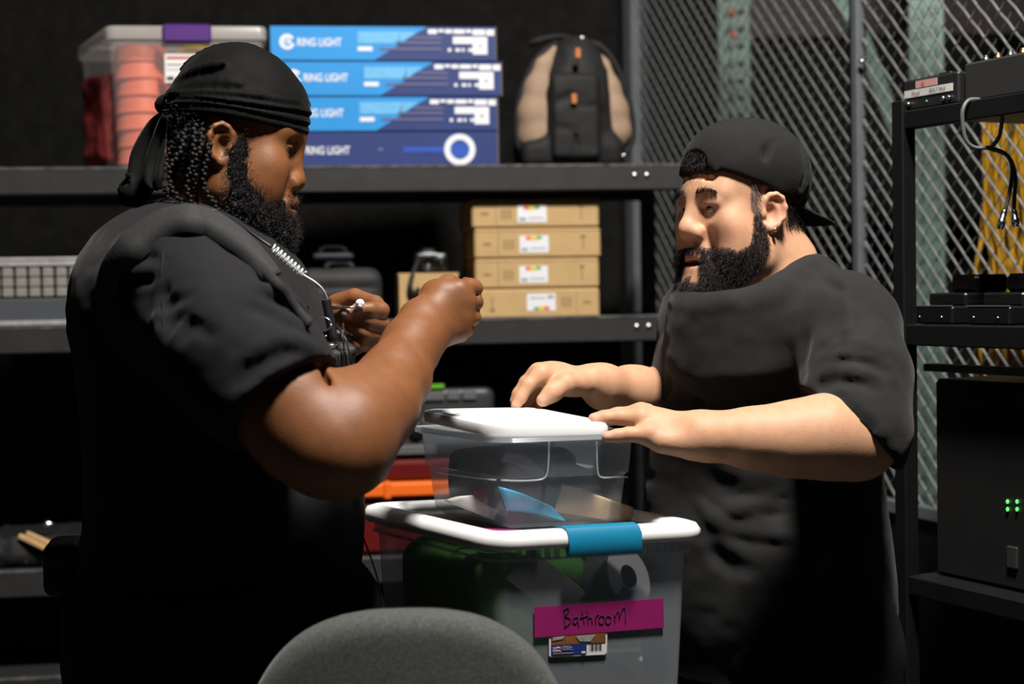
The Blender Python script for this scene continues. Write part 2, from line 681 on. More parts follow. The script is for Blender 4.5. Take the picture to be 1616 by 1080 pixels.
def crease(cl, px, r=0.007, depth=0.3, k=0.012, mode='s'):
    """soft furrow (or ridge) along a line of pixels on the cloth"""
    path = spline([np.array([x, y, 0.0]) for x, y in px], 5)
    pts = [clay_hit(cl, q[0], q[1]) for q in path]
    def nrm(p):
        i = np.clip(np.round((p - cl.lo) / cl.h).astype(int), 2, np.array(cl.d.shape) - 3)
        g = np.array([cl.d[tuple(i + 2 * e)] - cl.d[tuple(i - 2 * e)] for e in np.eye(3, dtype=int)], float)
        L = np.linalg.norm(g)
        return g / L if L > 1e-6 else sight(p)
    pts = [p + nrm(p) * (r * 0.97 if mode == 's' else -r * depth) for p in pts]
    n = len(pts)
    pr = [(p, r * (0.35 + 0.65 * math.sin(math.pi * (i + 0.5) / n))) for i, p in enumerate(pts)]
    cl.chain(pr, k=k, mode=mode)


def head_clay(R, c, neck, p, h=0.0021):
    """male head in local axes x forward, y left, z up (origin between the ears)"""
    W = p.get('wide', 1.0)
    Ri = R / (R ** 2).sum(0)
    nl = [((np.array(q) - c) @ Ri, r) for q, r in neck]
    lo = np.array([-0.125, -0.11, -0.15]); hi = np.array([0.15, 0.11, 0.145])
    for q, r in nl:
        lo = np.minimum(lo, q - r - 0.01); hi = np.maximum(hi, q + r + 0.01)
    cl = Clay(lo, hi, h)
    cl.ell((-0.006, 0, 0.036), (0.098, 0.077, 0.091), k=0.02)
    cl.ell((0.045, 0, 0.045), (0.054, 0.064, 0.052), k=0.03)
    cl.ell((0.040, 0, -0.03), (0.054, 0.060 * W, 0.085), k=0.03)
    for s in (-1, 1):
        cl.cap((0.005, s * 0.056 * W, -0.062), (0.072, s * 0.020, -0.102), 0.022, 0.018, k=0.03)
        cl.cap((-0.005, s * 0.06, 0.0), (0.005, s * 0.056 * W, -0.06), 0.018, 0.022, k=0.03)
        cl.ell((0.062, s * 0.046 * W, -0.022), (0.026, 0.022, 0.022), k=0.03)
        cl.ell((0.050, s * 0.048 * W, -0.055), (0.036, 0.024, 0.034), k=0.03)
    cl.ell((0.080, 0, -0.100), (0.022, 0.026, 0.02), k=0.03)
    if p.get('chin2'):
        cl.ell((0.038, 0, -0.115), (0.058, 0.062, 0.036), k=0.04)
    cl.ell((0.080, 0, -0.066), (0.026, 0.036, 0.028), k=0.02)
    # brow ridge, sockets
    for s in (-1, 1):
        cl.cap((0.090, s * 0.012, 0.026), (0.076, s * 0.046, 0.026), 0.012, 0.010, k=0.018)
        cl.ell((0.103, s * 0.031, 0.003), (0.016, 0.019, 0.013), k=0.014, mode='s')
    # nose
    nw = p.get('nose', 1.0); nx = p.get('nose_len', 0.0); nz = p.get('nose_z', 0.0)
    cl.cap((0.093, 0, 0.022), (0.110 + nx, 0, -0.026 + nz), 0.009, 0.012, k=0.014)
    cl.ell((0.113 + nx, 0, -0.035 + nz), (0.014, 0.015 * nw, 0.012), k=0.010)
    for s in (-1, 1):
        cl.ell((0.103 + nx * 0.6, s * 0.0165 * nw, -0.040 + nz), (0.013, 0.009, 0.0095), k=0.008)
        cl.ell((0.108 + nx, s * 0.009 * nw, -0.051 + nz), (0.007, 0.005, 0.006), k=0.004, mode='s')
        cl.cap((0.098, s * 0.026 * nw, -0.042 + nz), (0.086, s * 0.036, -0.07), 0.004, 0.003, k=0.014, mode='s')
    # mouth
    op = p.get('open', 0.0)
    cl.chain([((0.090, -0.026, -0.069), 0.005), ((0.101, -0.010, -0.062), 0.0072), ((0.1015, 0, -0.0635), 0.0068),
              ((0.101, 0.010, -0.062), 0.0072), ((0.090, 0.026, -0.069), 0.005)], k=0.006)
    cl.chain([((0.089, -0.023, -0.073 - op), 0.005), ((0.099, -0.008, -0.079 - op), 0.0078),
              ((0.099, 0.008, -0.079 - op), 0.0078), ((0.089, 0.023, -0.073 - op), 0.005)], k=0.006)
    cl.ell((0.106, 0, -0.0715 - op * 0.5), (0.022, 0.024, 0.0016 + op * 0.55), k=0.003, mode='s')
    # eyelids
    gz = p.get('gaze', 0.0)
    for s in (-1, 1):
        cl.ell((0.0785, s * 0.0315, 0.006), 0.0150, k=0.005)
        if p.get('hood'):
            cl.cap((0.0935, s * 0.018, 0.0145), (0.0840, s * 0.046, 0.0120), 0.0058, 0.0065, k=0.008)
        cl.ell((0.097, s * 0.0325, 0.0045 + gz), (0.014, 0.0135, p.get('lid', 0.005)), k=0.003, mode='s')
        cl.ell((0.0785, s * 0.0315, 0.006), 0.0122, k=0.002, mode='s')
        cl.cap((0.094, s * 0.02, 0.016), (0.084, s * 0.044, 0.014), 0.0025, k=0.006, mode='s')
    # forehead lines
    for z in p.get('lines', ()):
        cl.chain([((0.099 - 6 * y * y - (z - 0.045) * 0.35, y, z + 0.004 * math.cos(y * 60)), 0.0022) for y in np.linspace(-0.035, 0.035, 7)],
                 k=0.008, mode='s')
    # ears
    def e(x, z, o=0.0):
        es = p.get('ear_s', 0.84)
        return np.array([x * es + p.get('ear_x', 0.0), 0.0755 + (0.010 - x) * 0.40 + o, z * es + p.get('ear_z', 0.0)])
    for s in (-1, 1):
        S = np.array([1, s, 1])
        cl.ell(e(-0.009, 0.006, -0.004) * S, (0.0185, 0.0070, 0.0270), k=0.006,
               R=[(0.92, -0.39 * s, 0), (0.39 * s, 0.92, 0), (0, 0, 1)])
        hel = [(0.011, 0.008), (0.009, 0.022), (0.001, 0.031), (-0.010, 0.033), (-0.020, 0.028), (-0.027, 0.013), (-0.025, -0.004),
               (-0.016, -0.018), (-0.004, -0.025), (0.006, -0.020)]
        rr = [0.0035, 0.004, 0.0042, 0.0045, 0.0045, 0.0043, 0.0043, 0.005, 0.0068, 0.0045]
        cl.chain([(e(x, z, 0.003) * S, r) for (x, z), r in zip(hel, rr)], k=0.004)
        cl.ell(e(-0.003, 0.001, 0.007) * S, (0.0100, 0.012, 0.0135), k=0.004, mode='s')
        cl.ell(e(-0.008, 0.022, 0.009) * S, (0.008, 0.006, 0.006), k=0.005, mode='s')
        cl.cap(e(-0.019, 0.020, 0.008) * S, e(-0.020, -0.002, 0.008) * S, 0.0025, k=0.004, mode='s')
        cl.ell(e(0.009, -0.002, 0.003) * S, (0.005, 0.005, 0.007), k=0.004)
    # neck and what it runs into
    for (a, ra), (b, rb) in zip(nl[:-1], nl[1:]):
        cl.cap(a, b, ra, rb, k=0.03)
    for q, ra, q2, rb in p.get('extra', ()):
        cl.cap((np.array(q) - c) @ Ri, (np.array(q2) - c) @ Ri, ra, rb, k=0.03)
    return cl


def to_world(v, R, c):
    return v @ R.T + c


def eye(parent, R, c, s, iris, look=(0.0, 0.0), sc=(1, 1)):
    o = np.array([0.0785 * sc[0], s * 0.0315 * sc[1], 0.006])
    f = np.array([math.cos(look[0]) * math.cos(look[1]), math.sin(look[0]) * math.cos(look[1]), math.sin(look[1])])
    l = np.cross([0, 0, 1.0], f); l /= np.linalg.norm(l); u = np.cross(f, l)
    ax = np.stack([l, u, f])
    prof = [(0.0002, -0.0122)] + [(0.0122 * math.sin(t), -0.0122 * math.cos(t)) for t in np.linspace(0.25, math.pi - 0.48, 9)]
    mb = MB().lathe(o, prof + [(0.0001, 0.0108)], 20, ax)
    e = mk('eye', to_world(np.array(mb.v), R, c), mb.f, EYE_WHITE, parent, True)
    mb = MB().lathe(o, [(0.0057, 0.0103), (0.0057, 0.0109), (0.0026, 0.0119)], 20, ax)
    mk('iris', to_world(np.array(mb.v), R, c), mb.f, iris, e, True)
    mb = MB().lathe(o, [(0.0027, 0.0112), (0.0026, 0.0121), (0.0005, 0.0126)], 16, ax)
    mk('pupil', to_world(np.array(mb.v), R, c), mb.f, PUPIL, e, True)
    return e


def pick(v, n, nrm, inside, m, seed):
    g = np.random.default_rng(seed)
    w = np.nonzero(inside)[0]
    i = g.choice(w, m)
    return v[i] + 0.0012 * g.standard_normal((m, 3)), nrm[i]


def in_poly(x, z, poly):
    r = np.zeros(len(x), bool)
    n = len(poly)
    for i in range(n):
        (x0, z0), (x1, z1) = poly[i], poly[(i + 1) % n]
        c = ((z0 > z) != (z1 > z)) & (x < (x1 - x0) * (z - z0) / (z1 - z0 + 1e-12) + x0)
        r ^= c
    return r


EYE_WHITE = mat('eye_white', (0.42, 0.39, 0.36), rough=0.12)
IRIS = mat('iris_brown', (0.035, 0.016, 0.008), rough=0.1)
PUPIL = mat('pupil', (0.004, 0.004, 0.004), rough=0.05)
SKIN_DARK = mat('dark_brown_skin', (0.2, 0.1, 0.05), rough=0.52, spec=0.36, var=0.12, vscale=60, bump=0.12, bscale=420, sss=0.05, attr='tint')
SKIN_TAN = mat('tan_skin', (0.6, 0.36, 0.22), rough=0.55, spec=0.3, var=0.08, vscale=70, bump=0.10, bscale=420, sss=0.10, attr='tint')
HAIR_BLACK = mat('black_hair', (0.006, 0.005, 0.005), rough=0.42, spec=0.5)
HAIR_BRAID = mat('braided_black_hair', (0.007, 0.006, 0.006), rough=0.62, spec=0.3, bump=0.6, bscale=900)
HAIR_CORE = mat('dense_black_hair', (0.005, 0.0045, 0.0045), rough=0.9, spec=0.1)
HAIR_BROWN = mat('dark_brown_hair', (0.013, 0.007, 0.0075), rough=0.5, spec=0.35)
HAIR_GREY = mat('grey_brown_hair', (0.20, 0.17, 0.16), rough=0.4)
COTTON_BLACK = mat('black_cotton', (0.0088, 0.0090, 0.0098), rough=0.85, spec=0.2, sheen=0.06, var=0.15, vscale=35, bump=0.35, bscale=900)
COTTON_FADED = mat('washed_black_cotton', (0.0175, 0.0172, 0.017), rough=0.9, spec=0.2, sheen=0.08, var=0.2, vscale=30, bump=0.4, bscale=800)
VELVET = mat('black_velvet', (0.0024, 0.0024, 0.0024), rough=0.75, spec=0.10, sheen=0.045, var=0.3, vscale=14, bump=0.2, bscale=500)
CAP_BLACK = mat('black_cap_twill', (0.0100, 0.0100, 0.0105), rough=0.85, spec=0.2, sheen=0.06, var=0.15, vscale=40, bump=0.4, bscale=900)
PANTS = mat('black_trousers', (0.010, 0.009, 0.0085), rough=0.9, spec=0.2, var=0.2, vscale=25, bump=0.3, bscale=700)
JEANS = mat('dark_denim', (0.010, 0.011, 0.016), rough=0.9, spec=0.2, var=0.2, vscale=60, bump=0.3, bscale=700)
SHOE = mat('black_shoe', (0.008, 0.008, 0.008), rough=0.5)
WEBBING = mat('black_webbing', (0.020, 0.020, 0.021), rough=0.75, spec=0.3, var=0.3, vscale=300, bump=0.2, bscale=900)
NYLON = mat('black_nylon', (0.010, 0.010, 0.011), rough=0.6, spec=0.4, var=0.2, vscale=40, bump=0.4, bscale=500)
BLACK_PLASTIC = mat('black_plastic', (0.008, 0.008, 0.009), rough=0.35, spec=0.5)
CHROME = mat('steel', (0.75, 0.75, 0.76), rough=0.22, metal=1.0)
CLEAR_TUBE = mat('clear_tube', (0.75, 0.78, 0.80), rough=0.08, spec=0.9)
EAR_TIP = mat('white_silicone', (0.80, 0.78, 0.82), rough=0.35, sss=0.2)

# ================================================================== the man with the durag (left)
def build_left():
    man = root('person', (-0.39, 2.15, 0.0),
               'bearded person in black durag and black t-shirt pinching a small earpiece', 'person')
    R = rot_frame(math.radians(2), math.radians(-9.5), 0.0) * np.array([0.885, 0.96, 1.0])
    c = P(369, 230, 2.15)
    D0 = 2.15
    neck = [(c + R @ np.array([-0.022, 0, -0.03]), 0.062), (P(325, 385, 2.15), 0.068), (P(300, 480, 2.15), 0.10)]
    cl = head_clay(R, c, neck, dict(wide=1.06, nose=1.30, nose_len=-0.011, open=0.0, gaze=-0.003, lid=0.0032, ear_x=0.001, ear_z=-0.009))
    hv, hf = cl.mesh(1)
    hn = normals(hv, hf)
    base = np.array([0.185, 0.070, 0.025])
    tint = np.tile(base, (len(hv), 1))
    x, y, z = hv.T
    lip = np.exp(-(((x - 0.097) / 0.012) ** 2 + (y / 0.024) ** 2 + ((z + 0.071) / 0.010) ** 2) * 1.2)[:, None]
    tint = tint * (1 - 0.7 * lip) + np.array([0.20, 0.085, 0.07]) * 0.7 * lip
    eyea = np.exp(-(((x - 0.09) / 0.015) ** 2 + ((np.abs(y) - 0.032) / 0.018) ** 2 + ((z - 0.0) / 0.012) ** 2))[:, None]
    tint = tint * (1 - 0.35 * eyea)
    head = (to_world(hv, R, c), hf); headt = tint

    # near arm and fist
    ar = [(P(300, 455, 1.95), .074), (P(395, 570, 1.885), .064), (P(455, 640, 1.855), .059), (P(518, 702, 1.84), .0545),
          (P(548, 690, 1.85), .0525), (P(574, 650, 1.90), .0490), (P(622, 600, 1.965), .0398), (P(650, 545, 2.02), .0326),
          (P(668, 514, 2.045), .0290)]
    pts = np.array([p for p, r in ar])
    A = Clay(np.minimum(pts.min(0), P(650, 440, 1.8)) - 0.1, np.maximum(pts.max(0), P(765, 425, 2.18)) + 0.06, 0.0026)
    A.chain(ar, k=0.03)
    A.cap(P(470, 690, 1.85), P(545, 722, 1.84), .048, .040, k=0.03)          # flesh at the elbow
    A.cap(P(560, 660, 1.86), P(610, 640, 1.90), .044, .037, k=0.03)          # forearm muscle
    A.cap(P(500, 590, 1.84), P(528, 634, 1.815), .009, .004, k=0.012, mode='s')
    A.cap(P(682, 528, 2.045), P(660, 500, 2.050), .021, .021, k=0.02)
    # hand: back of the hand towards the camera, knuckles at the right
    dx = P(750, 480, 2.075) - P(690, 500, 2.075); dx /= np.linalg.norm(dx)
    dy = np.array([0.10, 0.96, 0.0]); dy -= dx * dx.dot(dy); dy /= np.linalg.norm(dy); dz = np.cross(dx, dy)
    A.ell(P(703, 492, 2.070), (.036, .022, .037), k=0.015, R=[dx, dy, dz])
    A.cap(P(678, 508, 2.055), P(700, 468, 2.070), .024, .019, k=0.02)
    A.cap(P(695, 520, 2.065), P(722, 520, 2.075), .022, .017, k=0.015)
    kn = [((726, 458), (748, 455), (742, 470), (712, 468)), ((731, 477), (749, 477), (742, 490), (712, 488)),
          ((729, 500), (746, 501), (738, 512), (710, 508)), ((721, 518), (736, 521), (728, 530), (704, 524))]
    for i, (m, pp, dd, tt) in enumerate(kn):
        r = (.0112, .0112, .0105, .0095)[i]
        A.cap(P(690, 492 + 8 * i, 2.075), P(*m, 2.068), .014, r * 1.15, k=0.012)
        A.cap(P(*m, 2.068), P(*pp, 2.088), r * 1.10, r, k=0.006)
        A.cap(P(*pp, 2.088), P(*dd, 2.119), r, r * .9, k=0.004)
        A.cap(P(*dd, 2.119), P(*tt, 2.127), r * .9, r * .8, k=0.004)
    A.cap(P(684, 462, 2.080), P(708, 449, 2.110), .016, .0125, k=0.012)
    A.cap(P(708, 449, 2.110), P(738, 459, 2.133), .0125, .010, k=0.008)
    for a, b in (((748, 467), (756, 466)), ((744, 489), (753, 489)), ((740, 511), (748, 511))):
        A.cap(P(*a, 2.080), P(*b, 2.095), .0022, k=0.006, mode='s')
    A.chain([(P(735, 440 + 4, 2.100), .006), (P(744, 449, 2.077), .003)], k=0.01)
    av, af = A.mesh(1)
    at = np.tile(base, (len(av), 1))

    # far arm, its hand holding the earpiece
    DH = 2.14
    B = Clay([P(300, 500, 2.4)[0], 2.06, P(500, 700, 2.1)[2]], [P(625, 500, 2.05)[0], 2.54, P(400, 425, 2.3)[2]], 0.0026)
    B.chain([(P(330, 450, 2.38), .075), (P(385, 600, 2.42), .058), (P(420, 640, 2.40), .054), (P(465, 575, 2.30), .044), (P(505, 515, 2.20), .031)], k=0.03)
    B.chain([(P(505, 512, 2.20), .030), (P(535, 510, 2.185), .032)], k=0.02)
    B.ell(P(560, 508, 2.185), (.040, .018, .040), k=0.015)
    fr = 0.0093
    fing = [  # index over the top, then the rows below it, tips pointing back to the wearer
        [(530, 478, 2.175, .0125), (560, 470, 2.165, .0125), (592, 480, 2.145, .0115), (602, 490, 2.13, .0108), (584, 489, 2.118, .0100), (564, 488, 2.112, .0088)],
        [(560, 492, 2.19, .0115), (592, 497, 2.16, .0108), (603, 511, 2.135, .0100), (583, 507, 2.122, .0095), (560, 496, 2.118, .0085)],
        [(558, 512, 2.19, .011), (590, 518, 2.16, .0105), (598, 530, 2.14, .0100), (576, 526, 2.125, .0095), (553, 515, 2.122, .0085)],
        [(550, 530, 2.19, .0105), (575, 538, 2.165, .0100), (585, 546, 2.145, .0095), (565, 545, 2.13, .0090), (546, 537, 2.125, .008)]]
    for ch in fing:
        B.chain([(P(a, b, d), r) for a, b, d, r in ch], k=0.0035)
    B.chain([(P(520, 503, 2.165), .017), (P(528, 498, 2.135), .0125), (P(545, 494, 2.112), .0093)], k=0.006)   # thumb
    B.ell(P(548, 541, 2.185), (.026, .018, .02), k=0.012)
    bv, bf = B.mesh(1)
    bt = np.tile(base, (len(bv), 1))
    nails = [P(546, 493, 2.102), P(561, 486, 2.102)]
    for q in nails:
        w = np.exp(-(np.linalg.norm(bv - q, axis=1) / 0.0075) ** 2)[:, None]
        bt = bt * (1 - w * 0.8) + np.array([0.50, 0.28, 0.22]) * w * 0.8

    # trunk and legs under the clothes
    f = np.array([0.985, 0.17, 0]); l = np.array([-0.17, 0.985, 0]); u = np.array([0, 0, 1.0]); T = [f, l, u]
    sec = [(312, 445, .115, .17, .085), (305, 490, .150, .195, .11), (335, 570, .170, .205, .12), (352, 660, .174, .208, .12),
           (357, 750, .178, .212, .12), (357, 840, .177, .214, .11)]
    def trunk(cl, g, k=0.07):
        for px, py, a, b, hz in sec:
            cl.ell(P(px, py, D0), (a + g, b + g, hz + g), k=k, R=T)
        cl.ell(P(236, 462, D0), (.085 + g, .17 + g, .10 + g), k=0.06, R=T)
        cl.cap(P(300, 425, D0), P(300, 455, 1.965), .070 + g, .078 + g, k=0.06)
        cl.cap(P(300, 425, D0), P(325, 450, 2.36), .070 + g, .075 + g, k=0.06)
    lo = np.array([-0.72, 1.80, 0.0]); hi = np.array([-0.12, 2.50, 1.72])
    b0 = Clay(lo, hi, 0.012)
    trunk(b0, -0.014)
    hip = P(352, 905, D0)
    for s in (-1, 1):
        h0 = hip + l * 0.105 * s
        ft = np.array([h0[0] + 0.01, h0[1] + 0.03 * s, 0.0])
        b0.chain([(h0, .102), (ft * [1, 1, 0] + [0.02, 0, 0.52], .075), (ft + [0, 0, 0.09], .05)], k=0.05)
        b0.cap(ft + [0, 0, 0.06], ft + [0.15, 0, 0.04], .04, .035, k=0.03)
    tv, tf = b0.mesh(1)
    tt = np.tile(base, (len(tv), 1))
    v, fc = join_meshes([head, (av, af), (bv, bf), (tv, tf)])
    body = mk('body', v, fc, SKIN_DARK, man, True, tint=np.concatenate([headt, at, bt, tt]))

    for s in (-1, 1):
        eye(man, R, c, s, IRIS, look=(0.0, -0.35))

    # shirt
    S = Clay(P(120, 950, 2.15) - [0.06, 0.42, 0.0], P(640, 320, 2.15) + [0.0, 0.42, 0.02], 0.0050)
    trunk(S, 0.0)
    S.ell(P(345, 905, D0), (.182, .212, .09), k=0.06, R=T)
    slv = [(P(300, 452, 1.955), .088), (P(372, 548, 1.885), .084), (P(430, 618, 1.852), .0715), (P(478, 668, 1.835), .066)]
    S.chain(slv, k=0.05)
    S.chain([(P(325, 445, 2.36), .088), (P(380, 560, 2.41), .080), (P(405, 620, 2.41), .070)], k=0.05)
    hd = P(500, 705, 1.83) - P(390, 568, 1.88); hd /= np.linalg.norm(hd)
    # hem of the near sleeve
    hc = P(449, 634, 1.846)
    e1 = np.cross(hd, [0, 1, 0]); e1 /= np.linalg.norm(e1); e2 = np.cross(hd, e1)
    # folds
    for line, r in (([(470, 475), (440, 452), (405, 436)], .008), ([(486, 505), (455, 482), (420, 470)], .008),
                    ([(490, 540), (440, 505), (395, 485)], .007), ([(500, 556), (455, 553), (405, 580), (365, 612)], .009),
                    ([(262, 455), (250, 470), (240, 495)], .006), ([(300, 470), (272, 478), (262, 492)], .006),
                    ([(295, 492), (275, 505), (262, 528)], .006), ([(252, 415), (238, 413), (220, 420)], .006),
                    ([(252, 440), (235, 436), (215, 442)], .006), ([(330, 530), (300, 515), (285, 540)], .007),
                    ([(505, 578), (470, 600), (430, 640)], .005), ([(510, 650), (540, 700), (545, 780)], .01)):
        crease(S, line, r)
    for line, r in (([(480, 490), (445, 466), (410, 452)], .006), ([(495, 548), (445, 535), (395, 560)], .007),
                    ([(250, 427), (232, 426), (215, 432)], .005), ([(255, 550), (250, 500), (252, 450), (258, 405)], .003)):
        crease(S, line, r, k=0.012, mode='u', depth=0.5)
    S.box(hc + hd * 0.10, (.085, .085, .10), rad=0.004, k=0.004, mode='s', R=[e1, e2, hd])
    S.cap(hc - hd * 0.05, hc + hd * 0.10, .0625, .0625, k=0.003, mode='s')
    far = P(405, 622, 2.41) - P(380, 560, 2.41); far /= np.linalg.norm(far)
    S.plane(P(345, 925, D0), (0, 0, -1), k=0.01)
    sv, sf = S.mesh(1)
    n = normals(sv, sf)
    sv = sv + n * (0.0022 * vnoise(sv * [16, 16, 26], 3) + 0.0010 * vnoise(sv * [45, 45, 70], 4))[:, None]
    shirt = mk('t_shirt', sv, sf, COTTON_BLACK, man, True)
    # sleeve hem seam
    ring = []
    for i in range(33):
        a = 2 * math.pi * i / 32
        ring.append(hc - hd * 0.016 + 0.0705 * (math.cos(a) * e1 + math.sin(a) * e2))
    MB().tube([(lambda q: q + sight(q) * 0.0012)(clay_hit(S, x, y)) for x, y in [(258, 398), (254, 430), (256, 470), (257, 505), (258, 528)]], 0.0011, 6).build('seam', COTTON_BLACK, shirt, True)

    # trousers
    Q = Clay(np.array([-0.72, 1.80, 0.02]), np.array([-0.12, 2.50, 1.2]), 0.009)
    Q.ell(P(345, 930, D0), (.200, .218, .12), k=0.06, R=T)
    Q.ell(P(318, 1040, D0), (.185, .205, .16), k=0.06, R=T)
    for s in (-1, 1):
        h0 = hip + l * 0.108 * s
        ft = np.array([h0[0] + 0.01, h0[1] + 0.03 * s, 0.0])
        Q.chain([(h0 + [0.02, 0, -0.06], .150), (ft + [0.01, 0, 0.55], .125), (ft + [0.0, 0, 0.10], .09)], k=0.05)
    Q.plane(np.array([0, 0, 1.135]), (0, 0, 1), k=0.01)
    Q.plane(np.array([0, 0, 0.05]), (0, 0, -1), k=0.01)
    Q.ell(P(545, 990, 2.10), (.055, .09, .075), k=0.04)
    crease(Q, [(560, 930), (575, 955), (578, 975)], .005)
    crease(Q, [(440, 1000), (425, 1040), (418, 1078)], .006)
    qv, qf = Q.mesh(1)
    mk('trousers', qv, qf, PANTS, man, True)
    for s in (-1, 1):
        h0 = hip + l * 0.108 * s
        ft = np.array([h0[0] + 0.01, h0[1] + 0.03 * s, 0.0])
        K = Clay(ft + [-0.13, -0.09, -0.01], ft + [0.26, 0.09, 0.16], 0.007)
        K.cap(ft + [-0.03, 0, 0.06], ft + [0.16, 0, 0.045], .055, .05, k=0.03)
        K.cap(ft + [0, 0, 0.06], ft + [0, 0, 0.14], .055, .05, k=0.03)
        K.plane(ft + [0, 0, 0.002], (0, 0, -1))
        kv, kf = K.mesh(1)
        mk('shoe', kv, kf, SHOE, man, True)

    # durag
    G = Clay([-0.14, -0.105, -0.10], [0.135, 0.105, 0.15], 0.0024)
    G.ell((-0.004, 0, 0.040), (0.1030, 0.0845, 0.0985), k=0.02)
    G.ell((0.050, 0, 0.046), (0.056, 0.068, 0.054), k=0.03)
    # lower edge: brow in front, nape behind
    G.plane((0.10, 0, 0.029), (0.0, 0, -1.0), k=0.005)
    def band(zf, zb, r, gx=0.0, ph=0.0):
        out = []
        for i in range(61):
            a = 2 * math.pi * i / 60
            ca, sa = math.cos(a), math.sin(a)
            t = (ca + 1) / 2
            out.append((np.array([-0.001 + (0.1035 + gx) * ca, (0.0855 + gx) * sa, zb + (zf - zb) * t + 0.0016 * math.sin(3 * a + ph)]), r))
        return out
    for zf, zb, r, g, ph in ((0.034, 0.034, .0058, -0.0005, 0.0), (0.046, 0.040, .0062, 0.0010, 1.0), (0.059, 0.046, .0062, 0.0016, 2.2), (0.069, 0.050, .0040, 0.0006, 0.5)):
        G.chain(band(zf, zb, r, g, ph), k=0.0018)
    G.chain([(np.array([-0.098, y, 0.046]), .010) for y in (-0.03, -0.01, 0.01, 0.03)], k=0.01)
    G.ell((-0.112, -0.006, 0.040), (.014, .016, .013), k=0.008)             # knot
    for a, b in (((-0.10, -0.03, 0.055), (0.01, -0.080, 0.075)), ((-0.10, -0.02, 0.062), (-0.02, -0.075, 0.10)), ((-0.098, -0.04, 0.05), (0.04, -0.077, 0.064))):
        m = (np.array(a) + np.array(b)) / 2 + [-0.008, -0.010, 0.003]
        G.chain([(q, .0022) for q in spline([a, m, b], 4)], k=0.012)
    for zf, zb, ph in ((0.0400, 0.037, 0.5), (0.0525, 0.043, 1.6), (0.0640, 0.048, 1.4)):
        G.chain([(q * np.array([1.045, 1.05, 1]), .0022) for q, r in band(zf, zb, .002, 0.002, ph)], k=0.003, mode='s')
    # seam running over the crown
    G.chain([(np.array([-0.006 + 0.1070 * math.cos(t), -0.004, 0.038 + 0.0988 * math.sin(t)]), .0016) for t in np.linspace(0.35, 2.6, 20)], k=0.004)
    gv, gf = G.mesh(1)
    gn = normals(gv, gf)
    gv = gv + gn * (0.0010 * vnoise(gv * [40, 40, 60], 8))[:, None]
    dr = mk('durag', to_world(gv, R, c), gf, VELVET, man, True)
    # tails of the knot
    for nm, pl, wd, dd in (('durag_tail', [(262, 180), (243, 205), (228, 245), (222, 285), (203, 300), (192, 292)], [.006, .012, .018, .022, .022, .020], 2.135),
                           ('durag_tail', [(262, 182), (254, 215), (246, 255), (244, 285), (250, 300)], [.005, .010, .014, .013, .003], 2.095)):
        mb = MB()
        pts = spline([P(x, y, dd + 0.01 * math.sin(i * 1.3)) for i, (x, y) in enumerate(pl)], 6)
        ws = list(np.interp(np.linspace(0, 1, len(pts)), np.linspace(0, 1, len(wd)), wd))
        rows = 7
        v = []; fcs = []
        for i, p in enumerate(pts):
            t = pts[min(i + 1, len(pts) - 1)] - pts[max(i - 1, 0)]; t /= np.linalg.norm(t)
            sd = np.cross(t, [0.25, 1, 0.1]); sd /= np.linalg.norm(sd); nn = np.cross(sd, t)
            for j in range(rows):
                q = j / (rows - 1) * 2 - 1
                v.append(p + sd * ws[i] * q + nn * 0.004 * math.sin(q * 4 + i * 0.15))
        for i in range(len(pts) - 1):
            for j in range(rows - 1):
                a = i * rows + j
                fcs.append((a, a + 1, a + rows + 1, a + rows))
        o = mk(nm, v, fcs, VELVET, dr, True)
        md = o.modifiers.new('thick', 'SOLIDIFY'); md.thickness = 0.002

    # beard: dense core plus curly hairs
    Bd = Clay([-0.06, -0.115, -0.20], [0.15, 0.115, 0.06], 0.0035)
    for s in (-1, 1):
        Bd.chain([((0.022, s * 0.069, 0.014), .007), ((0.018, s * 0.069, -0.015), .014), ((0.022, s * 0.064, -0.045), .022),
                  ((0.045, s * 0.055, -0.080), .030), ((0.080, s * 0.022, -0.105), .032)], k=0.02)
        Bd.chain([((0.020, s * 0.055, -0.075), .03), ((0.040, s * 0.03, -0.115), .036)], k=0.02)
        Bd.chain([((0.1025, s * 0.004, -0.055), .0055), ((0.096, s * 0.020, -0.060), .0065), ((0.084, s * 0.033, -0.075), .010), ((0.075, s * 0.04, -0.095), .018)], k=0.008)
    Bd.ell((0.066, 0, -0.118), (.038, .044, .038), k=0.03)
    Bd.cap((0.092, -0.012, -0.096), (0.092, 0.012, -0.096), .010, k=0.02)
    dv, df = Bd.mesh(2)
    dn = normals(dv, df)
    dv2 = dv + dn * (0.004 * vnoise(dv * 90, 5) + 0.0015 * vnoise(dv * 260, 6))[:, None] - dn * 0.003
    bd = mk('beard', to_world(dv2, R, c), df, HAIR_CORE, man, True)
    b, nn = pick(dv - dn * 0.003, None, dn, (dv[:, 0] > -0.03), 8000, 2)
    g = np.random.default_rng(3)
    q = nn * 1.0 + g.standard_normal((len(nn), 3)) * 0.65 + np.array([0.1, 0, -0.35])
    sv_, sf_ = strands(to_world(b, R, c), q @ R.T, 0.012, 0.00036, 5, curl=0.0022, turns=1.6, seed=4)
    mk('beard_hair', sv_, sf_, HAIR_BLACK, bd, True, kind='stuff')
    # hairline under the durag, brows
    ins = (hv[:, 2] < 0.045) & (hv[:, 2] > -0.055) & (hv[:, 0] < 0.005) & (hv[:, 0] > -0.10) & ((np.abs(hv[:, 1]) < 0.074) | (hv[:, 0] < -0.045))
    b, nn = pick(hv, None, hn, ins, 4200, 12)
    q = nn * 0.5 + g.standard_normal((len(nn), 3)) * 0.5 + np.array([-0.2, 0, -0.8])
